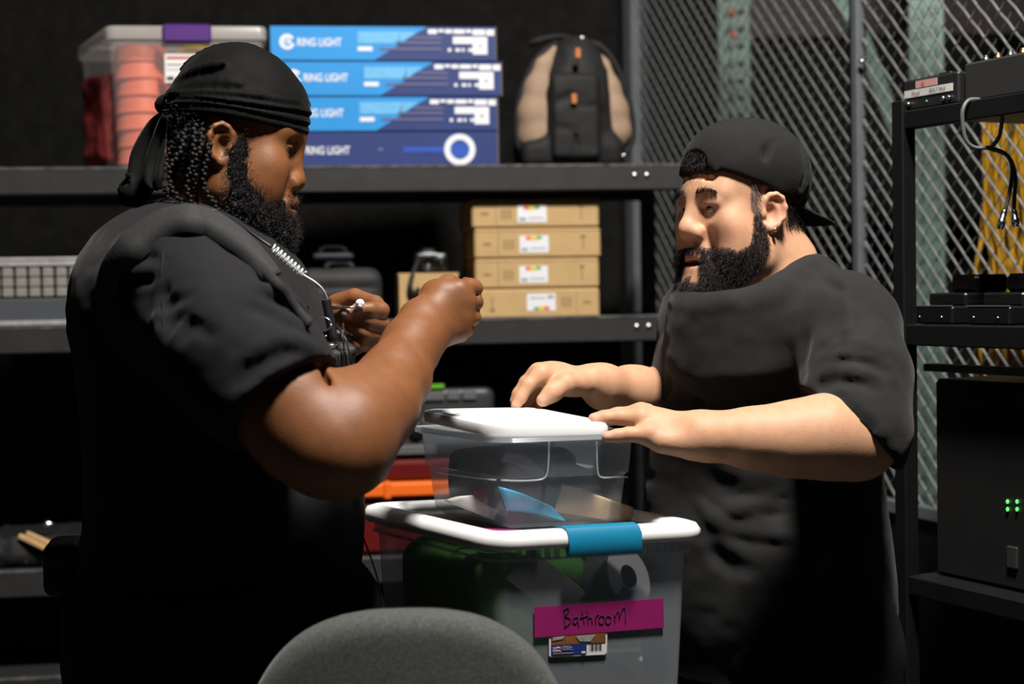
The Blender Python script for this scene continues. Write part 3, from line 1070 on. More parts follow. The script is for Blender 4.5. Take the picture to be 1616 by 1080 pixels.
    sv_, sf_ = strands(to_world(b, R, c), q @ R.T, 0.012, 0.0005, 4, curl=0.0015, seed=5)
    mk('nape_hair', sv_, sf_, HAIR_BLACK, man, True, kind='stuff')

    # braids
    br = [[(308, 192, 2.075), (306, 230, 2.062), (307, 270, 2.062), (309, 310, 2.068), (318, 345, 2.06)],
          [(332, 196, 2.073), (330, 235, 2.055), (322, 270, 2.055), (324, 300, 2.055), (340, 322, 2.045), (348, 345, 2.03)],
          [(292, 200, 2.085), (286, 235, 2.078), (268, 265, 2.075), (270, 295, 2.07), (290, 322, 2.06), (308, 340, 2.05)],
          [(318, 200, 2.074), (316, 235, 2.06), (300, 268, 2.06), (296, 300, 2.06), (312, 335, 2.05)],
          [(280, 200, 2.11), (272, 225, 2.10), (262, 255, 2.10), (256, 285, 2.10), (268, 315, 2.09)]]
    for ln in br:
        pts = spline([P(*q) for q in ln], 12)
        mb = MB()
        acc = 0.0; last = pts[0]; k = 0
        for i in range(1, len(pts)):
            acc += np.linalg.norm(pts[i] - last); last = pts[i]
            if acc > 0.0044:
                acc = 0.0; k += 1
                t = pts[min(i + 1, len(pts) - 1)] - pts[i - 1]; t /= np.linalg.norm(t)
                sd = np.cross(t, [0, 1, 0]); sd /= np.linalg.norm(sd)
                tap = 1.0 - 0.35 * i / len(pts)
                mb.sphere(pts[i] + sd * (0.0012 if k % 2 else -0.0012), np.array([.0042, .0040, .0040]) * tap, 8, [t, sd, np.cross(t, sd)])
        mb.build('braid', HAIR_BRAID, man, True)

    # harness: wide strap over the shoulder, chest strap, pouch with radio
    pl = [(176, 470), (186, 430), (205, 402), (232, 378), (265, 358), (300, 352), (335, 362), (372, 386), (402, 412), (430, 444)]
    pts = [clay_hit(S, x, y) for x, y in pl]
    pts = spline([p + sight(p) * 0.007 + [0, 0, 0.005] for p in pts], 5)
    side = []
    for i in range(len(pts)):
        t = pts[min(i + 1, len(pts) - 1)] - pts[max(i - 1, 0)]
        nn = sight(pts[i]) * 0.9 + np.array([0, 0, 0.55]); sd = np.cross(t, nn); side.append(sd / np.linalg.norm(sd))
    hs = root('chest_harness', P(520, 600, 2.0), 'black chest harness with webbing straps and radio pouch worn over the t-shirt', 'harness')
    MB().ribbon(pts, side, list(np.interp(np.arange(len(pts)), [0, len(pts) * .6, len(pts) - 1], [.020, .020, .012])), .005).build('shoulder_strap', WEBBING, hs, True)
    pts = [clay_hit(S, x, y) for x, y in [(372, 384), (405, 420), (432, 448), (452, 472), (470, 496), (488, 515)]]
    pts = spline([p + sight(p) * 0.004 for p in pts], 5)
    MB().ribbon(pts, np.array([0.55, -0.25, 0.75]), .0085, .003).build('chest_strap', WEBBING, hs, True)
    mb = MB()
    mb.tube(spline([P(452, 470, 1.99), P(468, 492, 1.985), P(482, 509, 1.98)], 5), [.010] * 11, 10)
    mb.build('strap_wrap', NYLON, hs, True)
    for x, y in ((447, 466), (470, 494)):
        mb = MB()
        a = P(x, y, 1.975)
        mb.tube([a + np.array([0.013 * math.cos(t), -0.004 * math.sin(t), 0.006 * math.sin(t) + 0.006 * math.cos(t)]) for t in np.linspace(0, 6.28, 17)], .0016, 6)
        mb.build('buckle', BLACK_PLASTIC, hs, True)
    # pouch
    K = Clay(P(470, 640, 1.99) - [0.03, 0.05, 0.02], P(575, 530, 1.99) + [0.02, 0.20, 0.03], 0.0032)
    K.box(P(520, 588, 2.045), (.030, .055, .040), rad=.010, k=0.005, R=T)
    K.box(P(522, 590, 1.985), (.026, .008, .030), rad=.006, k=0.004, R=T)
    K.box(P(520, 553, 2.045), (.032, .057, .006), rad=.003, k=0.003, R=T)
    kv, kf = K.mesh(1)
    mk('pouch', kv, kf, NYLON, hs, True)
    cover = root('two_way_radio', P(515, 552, 2.03), 'black two way radio with antenna standing in the chest pouch', 'radio')
    mb = MB(); mb.box(P(517, 548, 2.04), (.024, .016, .022), T, .004); mb.build('radio_body', BLACK_PLASTIC, cover)
    mb = MB()
    mb.lathe(P(529, 548, 2.02), [(.0068, 0), (.0068, .006), (.0062, .008), (.0068, .010), (.0068, .014), (.0060, .016), (.0060, .060), (.0055, .062)], 16,
             [(1, 0, 0.17), (0, 1, 0), (-0.17, 0, 0.985)])
    mb.build('antenna', BLACK_PLASTIC, cover, True)
    for x, y in ((492, 546), (500, 545), (508, 543)):
        mb = MB(); mb.lathe(P(x, y, 2.0), [(.004, -.006), (.004, .004), (.003, .006)], 12); mb.build('radio_knob', BLACK_PLASTIC, cover, True)
    mb = MB(); mb.tube([P(505, 548, 1.985), P(523, 545, 1.985), P(535, 544, 1.99)], .0016, 6); mb.build('belt_clip', CHROME, cover, True)
    # split ring
    mb = MB()
    a = P(508, 512, 2.0)
    mb.tube([a + np.array([0.012 * math.cos(t), -0.002 * math.cos(t), 0.009 * math.sin(t)]) for t in np.linspace(0, 6.28, 21)], .0009, 6)
    mb.tube(spline([P(500, 515, 1.998), P(498, 526, 1.995), P(506, 532, 1.99), P(516, 530, 1.99)], 4), .0008, 6)
    mb.build('key_ring', CHROME, hs, True)
    # wires of the earpiece
    ep = root('surveillance_earpiece', P(455, 412, 2.0), 'clear coiled surveillance earpiece tube with white ear tip running from his collar', 'earpiece')
    line = spline([P(345, 335, 2.03), P(375, 352, 2.0), P(405, 374, 1.985), P(430, 391, 1.98)], 6)
    MB().tube(line, .0018, 6).build('tube', BLACK_PLASTIC, ep, True)
    a, b = P(430, 391, 1.98), P(479, 434, 1.985)
    t = (b - a); Ln = np.linalg.norm(t); t /= Ln
    s1 = np.cross(t, [0, 1, 0]); s1 /= np.linalg.norm(s1); s2 = np.cross(t, s1)
    N = 9 * 14
    MB().tube([a + t * Ln * i / N + 0.0047 * (math.cos(i / 14 * 6.283) * s1 + math.sin(i / 14 * 6.283) * s2) for i in range(N + 1)], .0013, 6).build('coil', CLEAR_TUBE, ep, True)
    MB().tube(spline([P(479, 434, 1.985), P(498, 446, 1.985), P(510, 458, 1.99), P(517, 474, 2.0)], 6), .0013, 6).build('tube', CLEAR_TUBE, ep, True, label='thin clear tube')
    MB().tube(spline([P(302, 337, 2.03), P(320, 334, 2.015), P(338, 333, 2.02), P(347, 336, 2.03)], 6), .0030, 8).build('collar_clip', CHROME, ep, True, label='shiny clip')
    MB().tube(spline([P(316, 338, 2.012), P(317, 350, 2.00), P(330, 364, 1.995), P(352, 380, 1.985)], 6), .0011, 6).build('wire', BLACK_PLASTIC, ep, True)
    MB().tube([P(525, 486, 2.108), P(538, 485.5, 2.104), P(550, 485, 2.102), P(562, 485, 2.100)], [.0030, .0022, .0016, .0016], 8).build('ear_hook', CHROME, ep, True, label='metal stem')
    MB().sphere(P(568, 479, 2.100), (.0062, .0062, .0058), 14).lathe(P(568, 484, 2.098), [(.004, -.002), (.004, .004)], 12).build('ear_tip', EAR_TIP, ep, True, label='white silicone tip')
    for ln in ([(529, 512, 2.0), (540, 530, 1.98), (543, 560, 1.975), (541, 600, 1.972)], [(531, 510, 2.0), (545, 535, 1.98), (553, 565, 1.975), (557, 590, 1.98)],
               [(535, 545, 1.985), (535, 580, 1.975), (530, 620, 1.97)]):
        MB().tube(spline([P(*q) for q in ln], 5), .0011, 6).build('wire', BLACK_PLASTIC, ep, True)
    # cable hanging at the hip and pouch at the back of the belt
    MB().tube(spline([P(566, 830, 2.0), P(585, 880, 1.99), P(597, 920, 1.985), P(602, 965, 1.985), P(598, 1010, 1.99)], 6), .0012, 6).build('wire', BLACK_PLASTIC, ep, True)
    bp = root('belt_pouch', P(96, 892, 2.15), 'small black pouch on the back of his belt', 'pouch')
    K = Clay(P(70, 945, 2.15) - [0.0, 0.08, 0.0], P(150, 845, 2.15) + [0.0, 0.08, 0.0], 0.0045)
    K.box(P(104, 893, 2.15), (.026, .05, .036), rad=.014, k=0.005, R=T)
    K.box(P(108, 870, 2.15), (.029, .052, .012), rad=.008, k=0.003, R=T)
    kv, kf = K.mesh(1)
    mk('pouch_body', kv, kf, NYLON, bp, True)
    return man


# ================================================================== the man with the cap (right)
def build_right():
    man = root('person', (0.42, 2.40, 0.0),
               'bearded person in faded black t-shirt and backwards cap, hands on the clear box lid', 'person')
    phi = math.radians(30)
    R = rot_frame(math.pi + phi, math.radians(7), 0.0)
    SCL = np.array([0.885, 0.925, 1.0])
    c = P(1168, 346, 2.33)
    D0 = 2.40
    neck = [(c + R @ np.array([-0.020, 0, -0.03]), 0.066), (P(1214, 436, 2.35), 0.076), (P(1222, 505, 2.38), 0.085)]
    ex = [(P(1222, 440, 2.36), .060, P(1305, 468, 2.26), .050), (P(1222, 440, 2.36), .06, P(1165, 475, 2.45), .05),
          (P(1200, 455, 2.33), .055, P(1165, 500, 2.29), .06)]
    ring = [P(x, y, d) for x, y, d in ((1290, 422, 2.30), (1264, 439, 2.262), (1226, 461, 2.232), (1180, 478, 2.215), (1122, 484, 2.230), (1080, 475, 2.295), (1088, 455, 2.38),
                                       (1150, 436, 2.46), (1210, 420, 2.46), (1265, 415, 2.40), (1290, 422, 2.30))]
    rp = np.array(ring[:-1]); rc = rp.mean(0)
    _, _, vt = np.linalg.svd(rp - rc); rn = vt[2] * (1 if vt[2][2] > 0 else -1); RR = np.array([vt[0], vt[1], rn])
    ra = np.linalg.norm(rp - rc, axis=1).mean()
    # the head is built in unit proportions, then narrowed slightly
    Rn = R
    def inv(q):
        return c + R @ ((R.T @ (np.array(q) - c)) / SCL)
    neck_u = [(inv(q), r) for q, r in neck]
    ex_u = [(inv(a), ra, inv(b), rb) for a, ra, b, rb in ex]
    ex_u = []
    cl = head_clay(R, c, neck_u, dict(wide=1.12, nose=1.12, nose_len=-0.004, nose_z=0.007, ear_x=0.010, ear_z=0.003, open=0.006, gaze=-0.0012, lid=0.0034, hood=True, chin2=True,
                                      lines=(0.047, 0.058), extra=ex_u))
    cl.ell(inv(rc - rn * 0.014) @ np.eye(3) @ np.eye(3) if False else ((inv(rc - rn * 0.012) - c) @ R), (ra * 0.76, ra * 0.70, .022), k=0.03, R=RR @ R)
    hu, hf = cl.mesh(1)
    # this man's lower face stands back from the brow
    t_ = np.clip((0.012 - hu[:, 2]) / 0.065, 0, 1); t_ = t_ * t_ * (3 - 2 * t_)
    nose = np.exp(-(hu[:, 1] / 0.021) ** 2 - (np.minimum(hu[:, 2] + 0.045, 0) / 0.008) ** 2)
    hw = hu.copy(); hw[:, 0] -= 0.015 * t_ * np.clip(hu[:, 0] / 0.09, 0, 1) * (1 - 0.75 * nose)
    hv = hw * SCL
    hn = normals(hv, hf)
    base = np.array([0.54, 0.295, 0.175])
    x, y, z = hu.T
    tint = np.tile(base, (len(hv), 1))
    def blob(cx, cy, cz, rx, ry, rz, col, amt):
        nonlocal tint
        w = amt * np.exp(-(((x - cx) / rx) ** 2 + ((np.abs(y) - cy) / ry) ** 2 + ((z - cz) / rz) ** 2))[:, None]
        tint = tint * (1 - w) + np.array(col) * w
    blob(0.098, 0.0, -0.073, 0.014, 0.024, 0.013, (0.46, 0.19, 0.15), 0.75)      # lips
    blob(0.111, 0.0, -0.029, 0.02, 0.02, 0.014, (0.62, 0.29, 0.20), 0.7)        # nose
    blob(0.085, 0.032, -0.002, 0.018, 0.02, 0.014, (0.36, 0.18, 0.12), 0.45)    # eye surrounds
    blob(0.07, 0.05, -0.03, 0.03, 0.03, 0.025, (0.62, 0.29, 0.19), 0.5)
    blob(-0.015, 0.085, 0.005, 0.03, 0.02, 0.04, (0.60, 0.27, 0.19), 0.7)       # ears
    beardzone = [(0.024, 0.004), (0.036, -0.004), (0.042, -0.026), (0.052, -0.046), (0.074, -0.056), (0.086, -0.052), (0.10, -0.052),
                 (0.115, -0.056), (0.115, -0.122), (0.055, -0.108), (0.026, -0.080), (0.012, -0.050), (0.010, -0.03), (0.018, -0.015)]
    inb = in_poly(x, z, beardzone)
    lipz = (np.abs(y) < 0.021) & (x > 0.088) & (z < -0.059) & (z > -0.094)
    patch = (np.abs(y) > 0.006) & (np.abs(y) < 0.024) & (z < -0.085) & (z > -0.103) & (x > 0.07)
    inb &= ~lipz & ~patch
    tint[inb] = tint[inb] * 0.35 + np.array([0.05, 0.03, 0.03]) * 0.65
    head = (to_world(hv, R, c), hf); headt = tint

    # near arm: forearm across the picture, hand flat on the lid
    ar = [(P(1330, 505, 2.23), .055), (P(1354, 600, 2.17), .040), (P(1368, 668, 2.13), .045), (P(1350, 690, 2.11), .051), (P(1300, 689, 2.09), .0510),
          (P(1240, 693, 2.082), .0435), (P(1180, 692, 2.075), .0355), (P(1120, 688, 2.072), .0265), (P(1098, 686, 2.072), .0255)]
    pts = np.array([p for p, r in ar])
    A = Clay(P(925, 740, 2.05) - [0.01, 0.07, 0.03], P(1445, 480, 2.25) + [0.03, 0.10, 0.05], 0.0026)
    A.chain(ar, k=0.025)
    A.cap(P(1350, 697, 2.10), P(1250, 700, 2.085), .046, .036, k=0.02)
    A.cap(P(1108, 690, 2.066), P(1112, 694, 2.062), .0245, k=0.02)
    # palm and knuckles
    hx = P(985, 672, 2.06) - P(1095, 688, 2.07); hx /= np.linalg.norm(hx)
    hy = np.array([0, 0.80, 0.60]); hy -= hx * hx.dot(hy); hy /= np.linalg.norm(hy); hz = np.cross(hx, hy)
    A.ell(P(1055, 680, 2.080), (.046, .036, .0155), k=0.014, R=[hx, hy, hz])
    A.cap(P(1095, 685, 2.072), P(1030, 665, 2.085), .025, .016, k=0.016)
    A.cap(P(1088, 700, 2.058), P(1045, 697, 2.055), .0185, .015, k=0.012)       # heel, little-finger side
    fi = [  # index, middle, ring, little
        [(1020, 655, 2.118, .0115), (985, 656, 2.125, .0098), (962, 662, 2.125, .009), (948, 666, 2.125, .0078)],
        [(1012, 654, 2.098, .0125), (975, 655, 2.104, .0102), (952, 659, 2.104, .0092), (937, 661, 2.104, .0078)],
        [(1012, 662, 2.078, .0125), (978, 659, 2.083, .0102), (955, 660, 2.083, .0090), (941, 663, 2.083, .0078)],
        [(1025, 686, 2.060, .0125), (992, 686, 2.056, .0098), (974, 688, 2.055, .0088), (958, 690, 2.055, .0074)]]
    for ch in fi:
        A.chain([(P(a, b, d), r) for a, b, d, r in ch], k=0.0035)
        A.cap(P(1068, 682, 2.082), P(*ch[0][:3]), .014, ch[0][3], k=0.012)
        A.ell(P(*ch[0][:3]) + [0, 0, .003], .0115, k=0.006)
    A.chain([(P(1080, 672, 2.105), .014), (P(1040, 668, 2.13), .0115), (P(1010, 672, 2.14), .0095)], k=0.01)   # thumb, far side
    av, af = A.mesh(1)
    at = np.tile(base, (len(av), 1))
    tips = [P(938, 659, 2.08), P(959, 687, 2.047), P(935, 657, 2.1)]
    for q in tips:
        w = np.exp(-(np.linalg.norm(av - q, axis=1) / 0.009) ** 2)[:, None]
        at = at * (1 - .6 * w) + np.array([0.70, 0.40, 0.33]) * .6 * w
    for q in (P(1010, 656, 2.08), P(1025, 680, 2.05), P(975, 655, 2.08)):
        w = np.exp(-(np.linalg.norm(av - q, axis=1) / 0.014) ** 2)[:, None]
        at = at * (1 - .35 * w) + np.array([0.62, 0.28, 0.20]) * .35 * w

    # far arm: fingers standing on the lid
    B = Clay(P(800, 690, 2.22) - [0.01, 0.08, 0.03], P(1200, 480, 2.6) + [0.05, 0.15, 0.02], 0.0026)
    B.chain([(P(1120, 500, 2.58), .07), (P(1110, 610, 2.52), .052), (P(1060, 622, 2.44), .044), (P(1000, 618, 2.36), .034), (P(952, 606, 2.30), .0245), (P(930, 601, 2.285), .0235)], k=0.025)
    B.cap(P(985, 620, 2.35), P(950, 622, 2.305), .028, .022, k=0.02)
    gx = P(845, 592, 2.25) - P(930, 600, 2.285); gx /= np.linalg.norm(gx)
    gy = np.array([0.2, 0.85, 0.4]); gy -= gx * gx.dot(gy); gy /= np.linalg.norm(gy); gz = np.cross(gx, gy)
    B.ell(P(886, 598, 2.27), (.042, .037, .0165), k=0.014, R=[gx, gy, gz])
    fo = [[(855, 591, 2.245, .0125), (834, 608, 2.235, .0100), (822, 627, 2.23, .0090), (814, 640, 2.228, .0075)],
          [(850, 589, 2.268, .0125), (830, 604, 2.268, .0100), (818, 622, 2.266, .009), (812, 634, 2.264, .0075)],
          [(855, 592, 2.288, .012), (840, 612, 2.29, .010), (833, 630, 2.288, .0088), (832, 640, 2.286, .0075)],
          [(866, 597, 2.305, .0115), (855, 616, 2.305, .0095), (850, 632, 2.302, .0085), (849, 641, 2.30, .0072)]]
    for ch in fo:
        B.chain([(P(a, b, d), r) for a, b, d, r in ch], k=0.0035)
        B.cap(P(895, 600, 2.272), P(*ch[0][:3]), .015, ch[0][3], k=0.012)
    B.chain([(P(915, 606, 2.262), .017), (P(893, 606, 2.235), .0145), (P(872, 620, 2.222), .0125), (P(857, 632, 2.218), .0098)], k=0.008)
    bv, bf = B.mesh(1)
    bt = np.tile(base, (len(bv), 1))
    for q in (P(856, 631, 2.209), P(813, 640, 2.22)):
        w = np.exp(-(np.linalg.norm(bv - q, axis=1) / 0.009) ** 2)[:, None]
        bt = bt * (1 - .6 * w) + np.array([0.70, 0.40, 0.33]) * .6 * w

    f = np.array([-math.cos(phi), -math.sin(phi), 0]); l = np.array([math.sin(phi), -math.cos(phi), 0]); u = np.array([0, 0, 1.0]); T = [f, l, u]
    sec = [(1222, 505, .118, .165, .075), (1208, 560, .156, .178, .10), (1204, 640, .168, .180, .11), (1202, 730, .170, .183, .12), (1203, 830, .172, .185, .12)]
    def trunk(cl, g, k=0.06):
        for px, py, a, b, hz in sec:
            cl.ell(P(px, py, D0), (a + g, b + g, hz + g), k=k, R=T)
        cl.cap(P(1225, 518, D0), P(1332, 518, 2.235), .060 + g, .072 + g, k=0.05)
        cl.cap(P(1225, 515, D0), P(1125, 515, 2.56), .060 + g, .072 + g, k=0.05)
    b0 = Clay([0.10, 2.05, 0.0], [0.75, 2.75, 1.55], 0.012)
    trunk(b0, -0.014)
    hip = P(1210, 960, D0)
    def foot(s):
        h0 = hip + l * 0.10 * s
        return h0, np.array([h0[0], h0[1], 0.0]) + l * 0.03 * s
    for s in (-1, 1):
        h0, ft = foot(s)
        b0.chain([(h0, .085), (ft + f * 0.02 + [0, 0, 0.5], .07), (ft + [0, 0, 0.09], .05)], k=0.05)
        b0.cap(ft + [0, 0, 0.06], ft + f * 0.15 + [0, 0, 0.04], .04, .035, k=0.03)
    tv, tf = b0.mesh(1)
    v, fc = join_meshes([head, (av, af), (bv, bf), (tv, tf)])
    mk('body', v, fc, SKIN_TAN, man, True, tint=np.concatenate([headt, at, bt, np.tile(base, (len(tv), 1))]))
    Re = R
    for s in (-1, 1):
        eye(man, R, c, s, IRIS, look=(-0.05, 0.02), sc=SCL[:2])
    # teeth hint and earring
    mb = MB(); e0 = np.array([0.004, 0.0895, -0.020]) * SCL
    mb.sphere(to_world(np.array([e0]), R, c)[0] + l * 0.004, .0034, 12)
    mb.build('earring', CHROME, man, True, label='small stud earring')

    # shirt
    S = Clay(P(985, 1075, 2.3) - [0.03, 0.34, 0.0], P(1450, 400, 2.4) + [0.04, 0.35, 0.02], 0.0050)
    trunk(S, 0.0)
    S.ell(P(1206, 930, D0), (.176, .190, .13), k=0.06, R=T)
    S.chain([(P(1212, 880, D0), .176), (P(1226, 1055, D0 + 0.01), .190)], k=0.05)
    S.chain([(P(1332, 520, 2.235), .076), (P(1352, 600, 2.16), .0690), (P(1347, 680, 2.118), .0690), (P(1337, 730, 2.10), .071)], k=0.03)
    S.chain([(P(1125, 505, 2.56), .080), (P(1115, 600, 2.53), .072)], k=0.05)
    for line, r in (([(1275, 520), (1268, 560), (1266, 610)], .012), ([(1290, 552), (1320, 540), (1352, 534)], .006), ([(1352, 534), (1385, 552), (1405, 580)], .006),
                    ([(1296, 606), (1325, 600), (1352, 603), (1385, 618)], .0045), ([(1300, 612), (1318, 592), (1330, 574)], .004),
                    ([(1312, 588), (1335, 574), (1375, 576), (1405, 590)], .0045), ([(1292, 610), (1330, 634), (1368, 668), (1404, 712)], .0026), ([(1110, 645), (1108, 620), (1120, 600)], .008),
                    ([(1190, 632), (1205, 645), (1230, 650)], .008), ([(1080, 560), (1060, 600), (1035, 650)], .008),
                    ([(1290, 435), (1310, 450), (1335, 462)], .004), ([(1240, 560), (1225, 600), (1225, 640)], .008),
                    ([(1115, 745), (1140, 765), (1175, 770)], .012), ([(1105, 765), (1130, 790), (1165, 792), (1200, 782)], .012),
                    ([(1130, 800), (1160, 835), (1200, 850), (1250, 855)], .016), ([(1110, 850), (1150, 890), (1200, 905)], .014),
                    ([(1395, 900), (1400, 940), (1380, 985)], .008), ([(1190, 800), (1225, 805), (1245, 790)], .01)):
        crease(S, line, r)
    for line, r in (([(1300, 590), (1330, 585), (1380, 592)], .006), ([(1110, 770), (1150, 800), (1180, 800), (1250, 800)], .010),
                    ([(1100, 790), (1140, 825), (1190, 840), (1245, 848)], .010), ([(1335, 440), (1342, 500), (1340, 530)], .003),
                    ([(1310, 548), (1350, 540), (1390, 562), (1410, 600)], .005)):
        crease(S, line, r, k=0.012, mode='u', depth=0.5)
    # sleeve hem
    hc = P(1351, 682, 2.11)
    hd = np.array([-0.69, -0.10, -0.72]); hd /= np.linalg.norm(hd)
    e1 = np.cross(hd, [0, 1, 0]); e1 /= np.linalg.norm(e1); e2 = np.cross(hd, e1)
    S.box(hc + hd * 0.075, (.10, .085, .075), rad=0.004, k=0.004, mode='s', R=[e1, e2, hd])
    S.cap(P(1349, 676, 2.117), P(1330, 790, 2.09), .054, .056, k=0.003, mode='s')
    S.plane(P(1222, 1052, D0), (0, 0, -1), k=0.008)
    # neckline
    S.ell(rc - rn * 0.040, (ra * 1.10, ra * 1.03, .034), k=0.05, R=RR)
    rs = spline(ring, 4)
    for i, q in enumerate(rs[:-1]):                  # cloth from the neckline down to the chest
        o = (q - rc) / np.linalg.norm(q - rc)
        S.cap(q - rn * 0.004, q - o * 0.030 - u * 0.085, .007, .034, k=0.04)
    S.chain([(q, .0055) for q in spline(ring, 5)], k=0.010)
    sv, sf = S.mesh(1)
    n = normals(sv, sf)
    sv = sv + n * (0.0026 * vnoise(sv * [14, 14, 20], 3) + 0.0012 * vnoise(sv * [40, 40, 60], 4))[:, None]
    shirt = mk('t_shirt', sv, sf, COTTON_FADED, man, True)
    Q = Clay([0.08, 2.0, 0.02], [0.75, 2.8, 1.1], 0.010)
    Q.ell(P(1212, 985, D0), (.165, .195, .12), k=0.06, R=T)
    for s in (-1, 1):
        h0, ft = foot(s)
        Q.chain([(h0 + [0, 0, -0.06], .135), (ft + f * 0.02 + [0, 0, 0.5], .095), (ft + [0, 0, 0.10], .08)], k=0.05)
    Q.plane(np.array([0, 0, 0.05]), (0, 0, -1), k=0.01)
    qv, qf = Q.mesh(1)
    mk('jeans', qv, qf, JEANS, man, True)
    for s in (-1, 1):
        h0, ft = foot(s)
        K = Clay(ft + [-0.25, -0.25, -0.01], ft + [0.25, 0.25, 0.16], 0.008)
        K.cap(ft - f * 0.03 + [0, 0, 0.06], ft + f * 0.16 + [0, 0, 0.045], .055, .05, k=0.03)
        K.cap(ft + [0, 0, 0.06], ft + [0, 0, 0.14], .055, .05, k=0.03)
        K.plane(ft + [0, 0, 0.002], (0, 0, -1))
        kv, kf = K.mesh(1)
        mk('shoe', kv, kf, SHOE, man, True)

    # cap worn backwards: crown, back opening over the brow, brim behind
    G = Clay([-0.14, -0.11, -0.02], [0.14, 0.11, 0.17], 0.0024)
    G.ell((-0.004, 0, 0.058), (0.107, 0.0875, 0.086), k=0.02)
    G.ell((0.030, 0, 0.072), (0.074, 0.077, 0.062), k=0.03)
    G.ell((-0.030, 0, 0.070), (0.080, 0.084, 0.070), k=0.03)
    G.plane((0.0, 0, 0.036), (0.25, 0, -1.0), k=0.004)
    G.ell((-0.010, 0, 0.040), (0.100, 0.0800, 0.088), k=0.003, mode='s')
    G.ell((0.115, 0, 0.062), (0.05, 0.034, 0.026), k=0.004, mode='s')
    G.chain([(np.array([0.092, y, 0.0600 + 0.10 * 0 - (y * y) * 1.0]), .0052) for y in np.linspace(-0.045, 0.045, 9)], k=0.004)
    # edge stitching and panel seams
    for a in (0.0, 1.05, 2.09, -1.05, -2.09):
        G.chain([(np.array([0.0 + 0.106 * math.cos(a) * math.sin(t), 0.0875 * math.sin(a) * math.sin(t), 0.058 + 0.0875 * math.cos(t)]), .0019) for t in np.linspace(0.05, 1.55, 12)], k=0.004)
    G.ell((-0.006, 0, 0.1455), (.008, .008, .0045), k=0.003)
    for q in ([(0.03, 0.080, 0.08), (0.02, 0.083, 0.10), (0.0, 0.080, 0.115)], [(-0.05, 0.082, 0.05), (-0.06, 0.075, 0.09), (-0.055, 0.055, 0.125)],
              [(-0.075, 0.07, 0.045), (-0.085, 0.06, 0.08), (-0.08, 0.045, 0.115)], [(-0.085, 0.05, 0.06), (-0.088, 0.03, 0.085), (-0.08, 0.01, 0.115)]):
        G.chain([(np.array(p) * [1.03, 1.045, 1.02], .0035) for p in spline(q, 3)], k=0.010, mode='s')
    gv, gf = G.mesh(1)
    gn = normals(gv, gf)
    gv = (gv + gn * (0.0012 * vnoise(gv * 35, 8))[:, None]) * SCL
    cap_o = mk('cap', to_world(gv, R, c), gf, CAP_BLACK, man, True)
    # brim
    v = []; fcs = []
    nu, nv = 17, 9
    for i in range(nu):
        a = (i / (nu - 1) * 2 - 1)
        ang = math.pi + a * 1.12
        bx = 0.100 * math.cos(ang); by = 0.084 * math.sin(ang)
        ext = 0.088 * math.sqrt(max(0.0, 1 - (abs(a) ** 2.6)))
        for j in range(nv):
            t = j / (nv - 1)
            x_ = bx - ext * t
            y_ = by * (1 - 0.06 * t)
            z_ = 0.034 - 0.22 * (ext * t) - 1.6 * y_ * y_
            v.append(np.array([x_, y_, z_]) * SCL)
        for j in range(nv - 1):
            if i < nu - 1:
                k = i * nv + j
                fcs.append((k, k + 1, k + nv + 1, k + nv))
    br = mk('brim', to_world(np.array(v), R, c), fcs, CAP_BLACK, cap_o, True)
    md = br.modifiers.new('thick', 'SOLIDIFY'); md.thickness = 0.0035
    # hair through the opening, fade at the temple
    g = np.random.default_rng(9)
    n_ = 420
    b = np.stack([0.086 + 0.006 * g.random(n_), (g.random(n_) - .5) * 0.044, 0.066 + 0.024 * g.random(n_)], 1)
    q = np.stack([0.9 + 0.2 * g.standard_normal(n_), 0.5 * g.standard_normal(n_), 0.45 + 0.5 * g.standard_normal(n_)], 1)
    a, b2 = strands(to_world(b * SCL, R, c), q @ R.T, 0.022, 0.0005, 6, curl=0.005, turns=0.8, droop=0.5, seed=3)
    mk('fringe_hair', a, b2, HAIR_BROWN, man, True, kind='stuff')
    # beard hairs
    wgt = inb
    b, nn = pick(hv, None, hn, wgt, 11000, 6)
    edge = np.clip((b[:, 0] / SCL[0] - 0.0) / 0.02, 0.25, 1)
    q = nn * 0.55 + g.standard_normal((len(nn), 3)) * 0.25 + np.array([0.15, 0, -0.6])
    lenf = (0.0055 + 0.004 * np.clip((-b[:, 2] - 0.03) / 0.07, 0, 1))[:, None]
    a, b2 = strands(to_world(b, R, c), q @ R.T, lenf, 0.00038, 4, curl=0.0010, turns=0.7, droop=0.15, seed=7)
    bd = mk('beard', a, b2, HAIR_BROWN, man, True)
    # temple fade and hair behind the ear
    t1 = in_poly(x, z, [(0.046, 0.050), (0.040, 0.010), (0.026, -0.006), (0.022, 0.06)]) & (np.abs(y) > 0.05)
    b, nn = pick(hv, None, hn, t1, 900, 8)
    q = nn * 0.35 + g.standard_normal((len(nn), 3)) * 0.15 + np.array([-0.35, 0, -0.8])
    a, b2 = strands(to_world(b, R, c), q @ R.T, 0.008, 0.0003, 3, seed=9)
    mk('temple_hair', a, b2, HAIR_GREY, man, True, label='greying temple hair', kind='stuff')
    t2 = in_poly(x, z, [(0.010, 0.06), (0.010, 0.035), (-0.030, 0.03), (-0.034, -0.010), (-0.11, -0.006), (-0.11, 0.06)]) & ((np.abs(y) < 0.078) | (z > 0.04))
    b, nn = pick(hv, None, hn, t2, 3000, 10)
    q = nn * 0.4 + g.standard_normal((len(nn), 3)) * 0.2 + np.array([-0.3, 0, -0.8])
    a, b2 = strands(to_world(b, R, c), q @ R.T, 0.010, 0.0004, 3, seed=11)
    mk('back_hair', a, b2, HAIR_BROWN, man, True, kind='stuff')
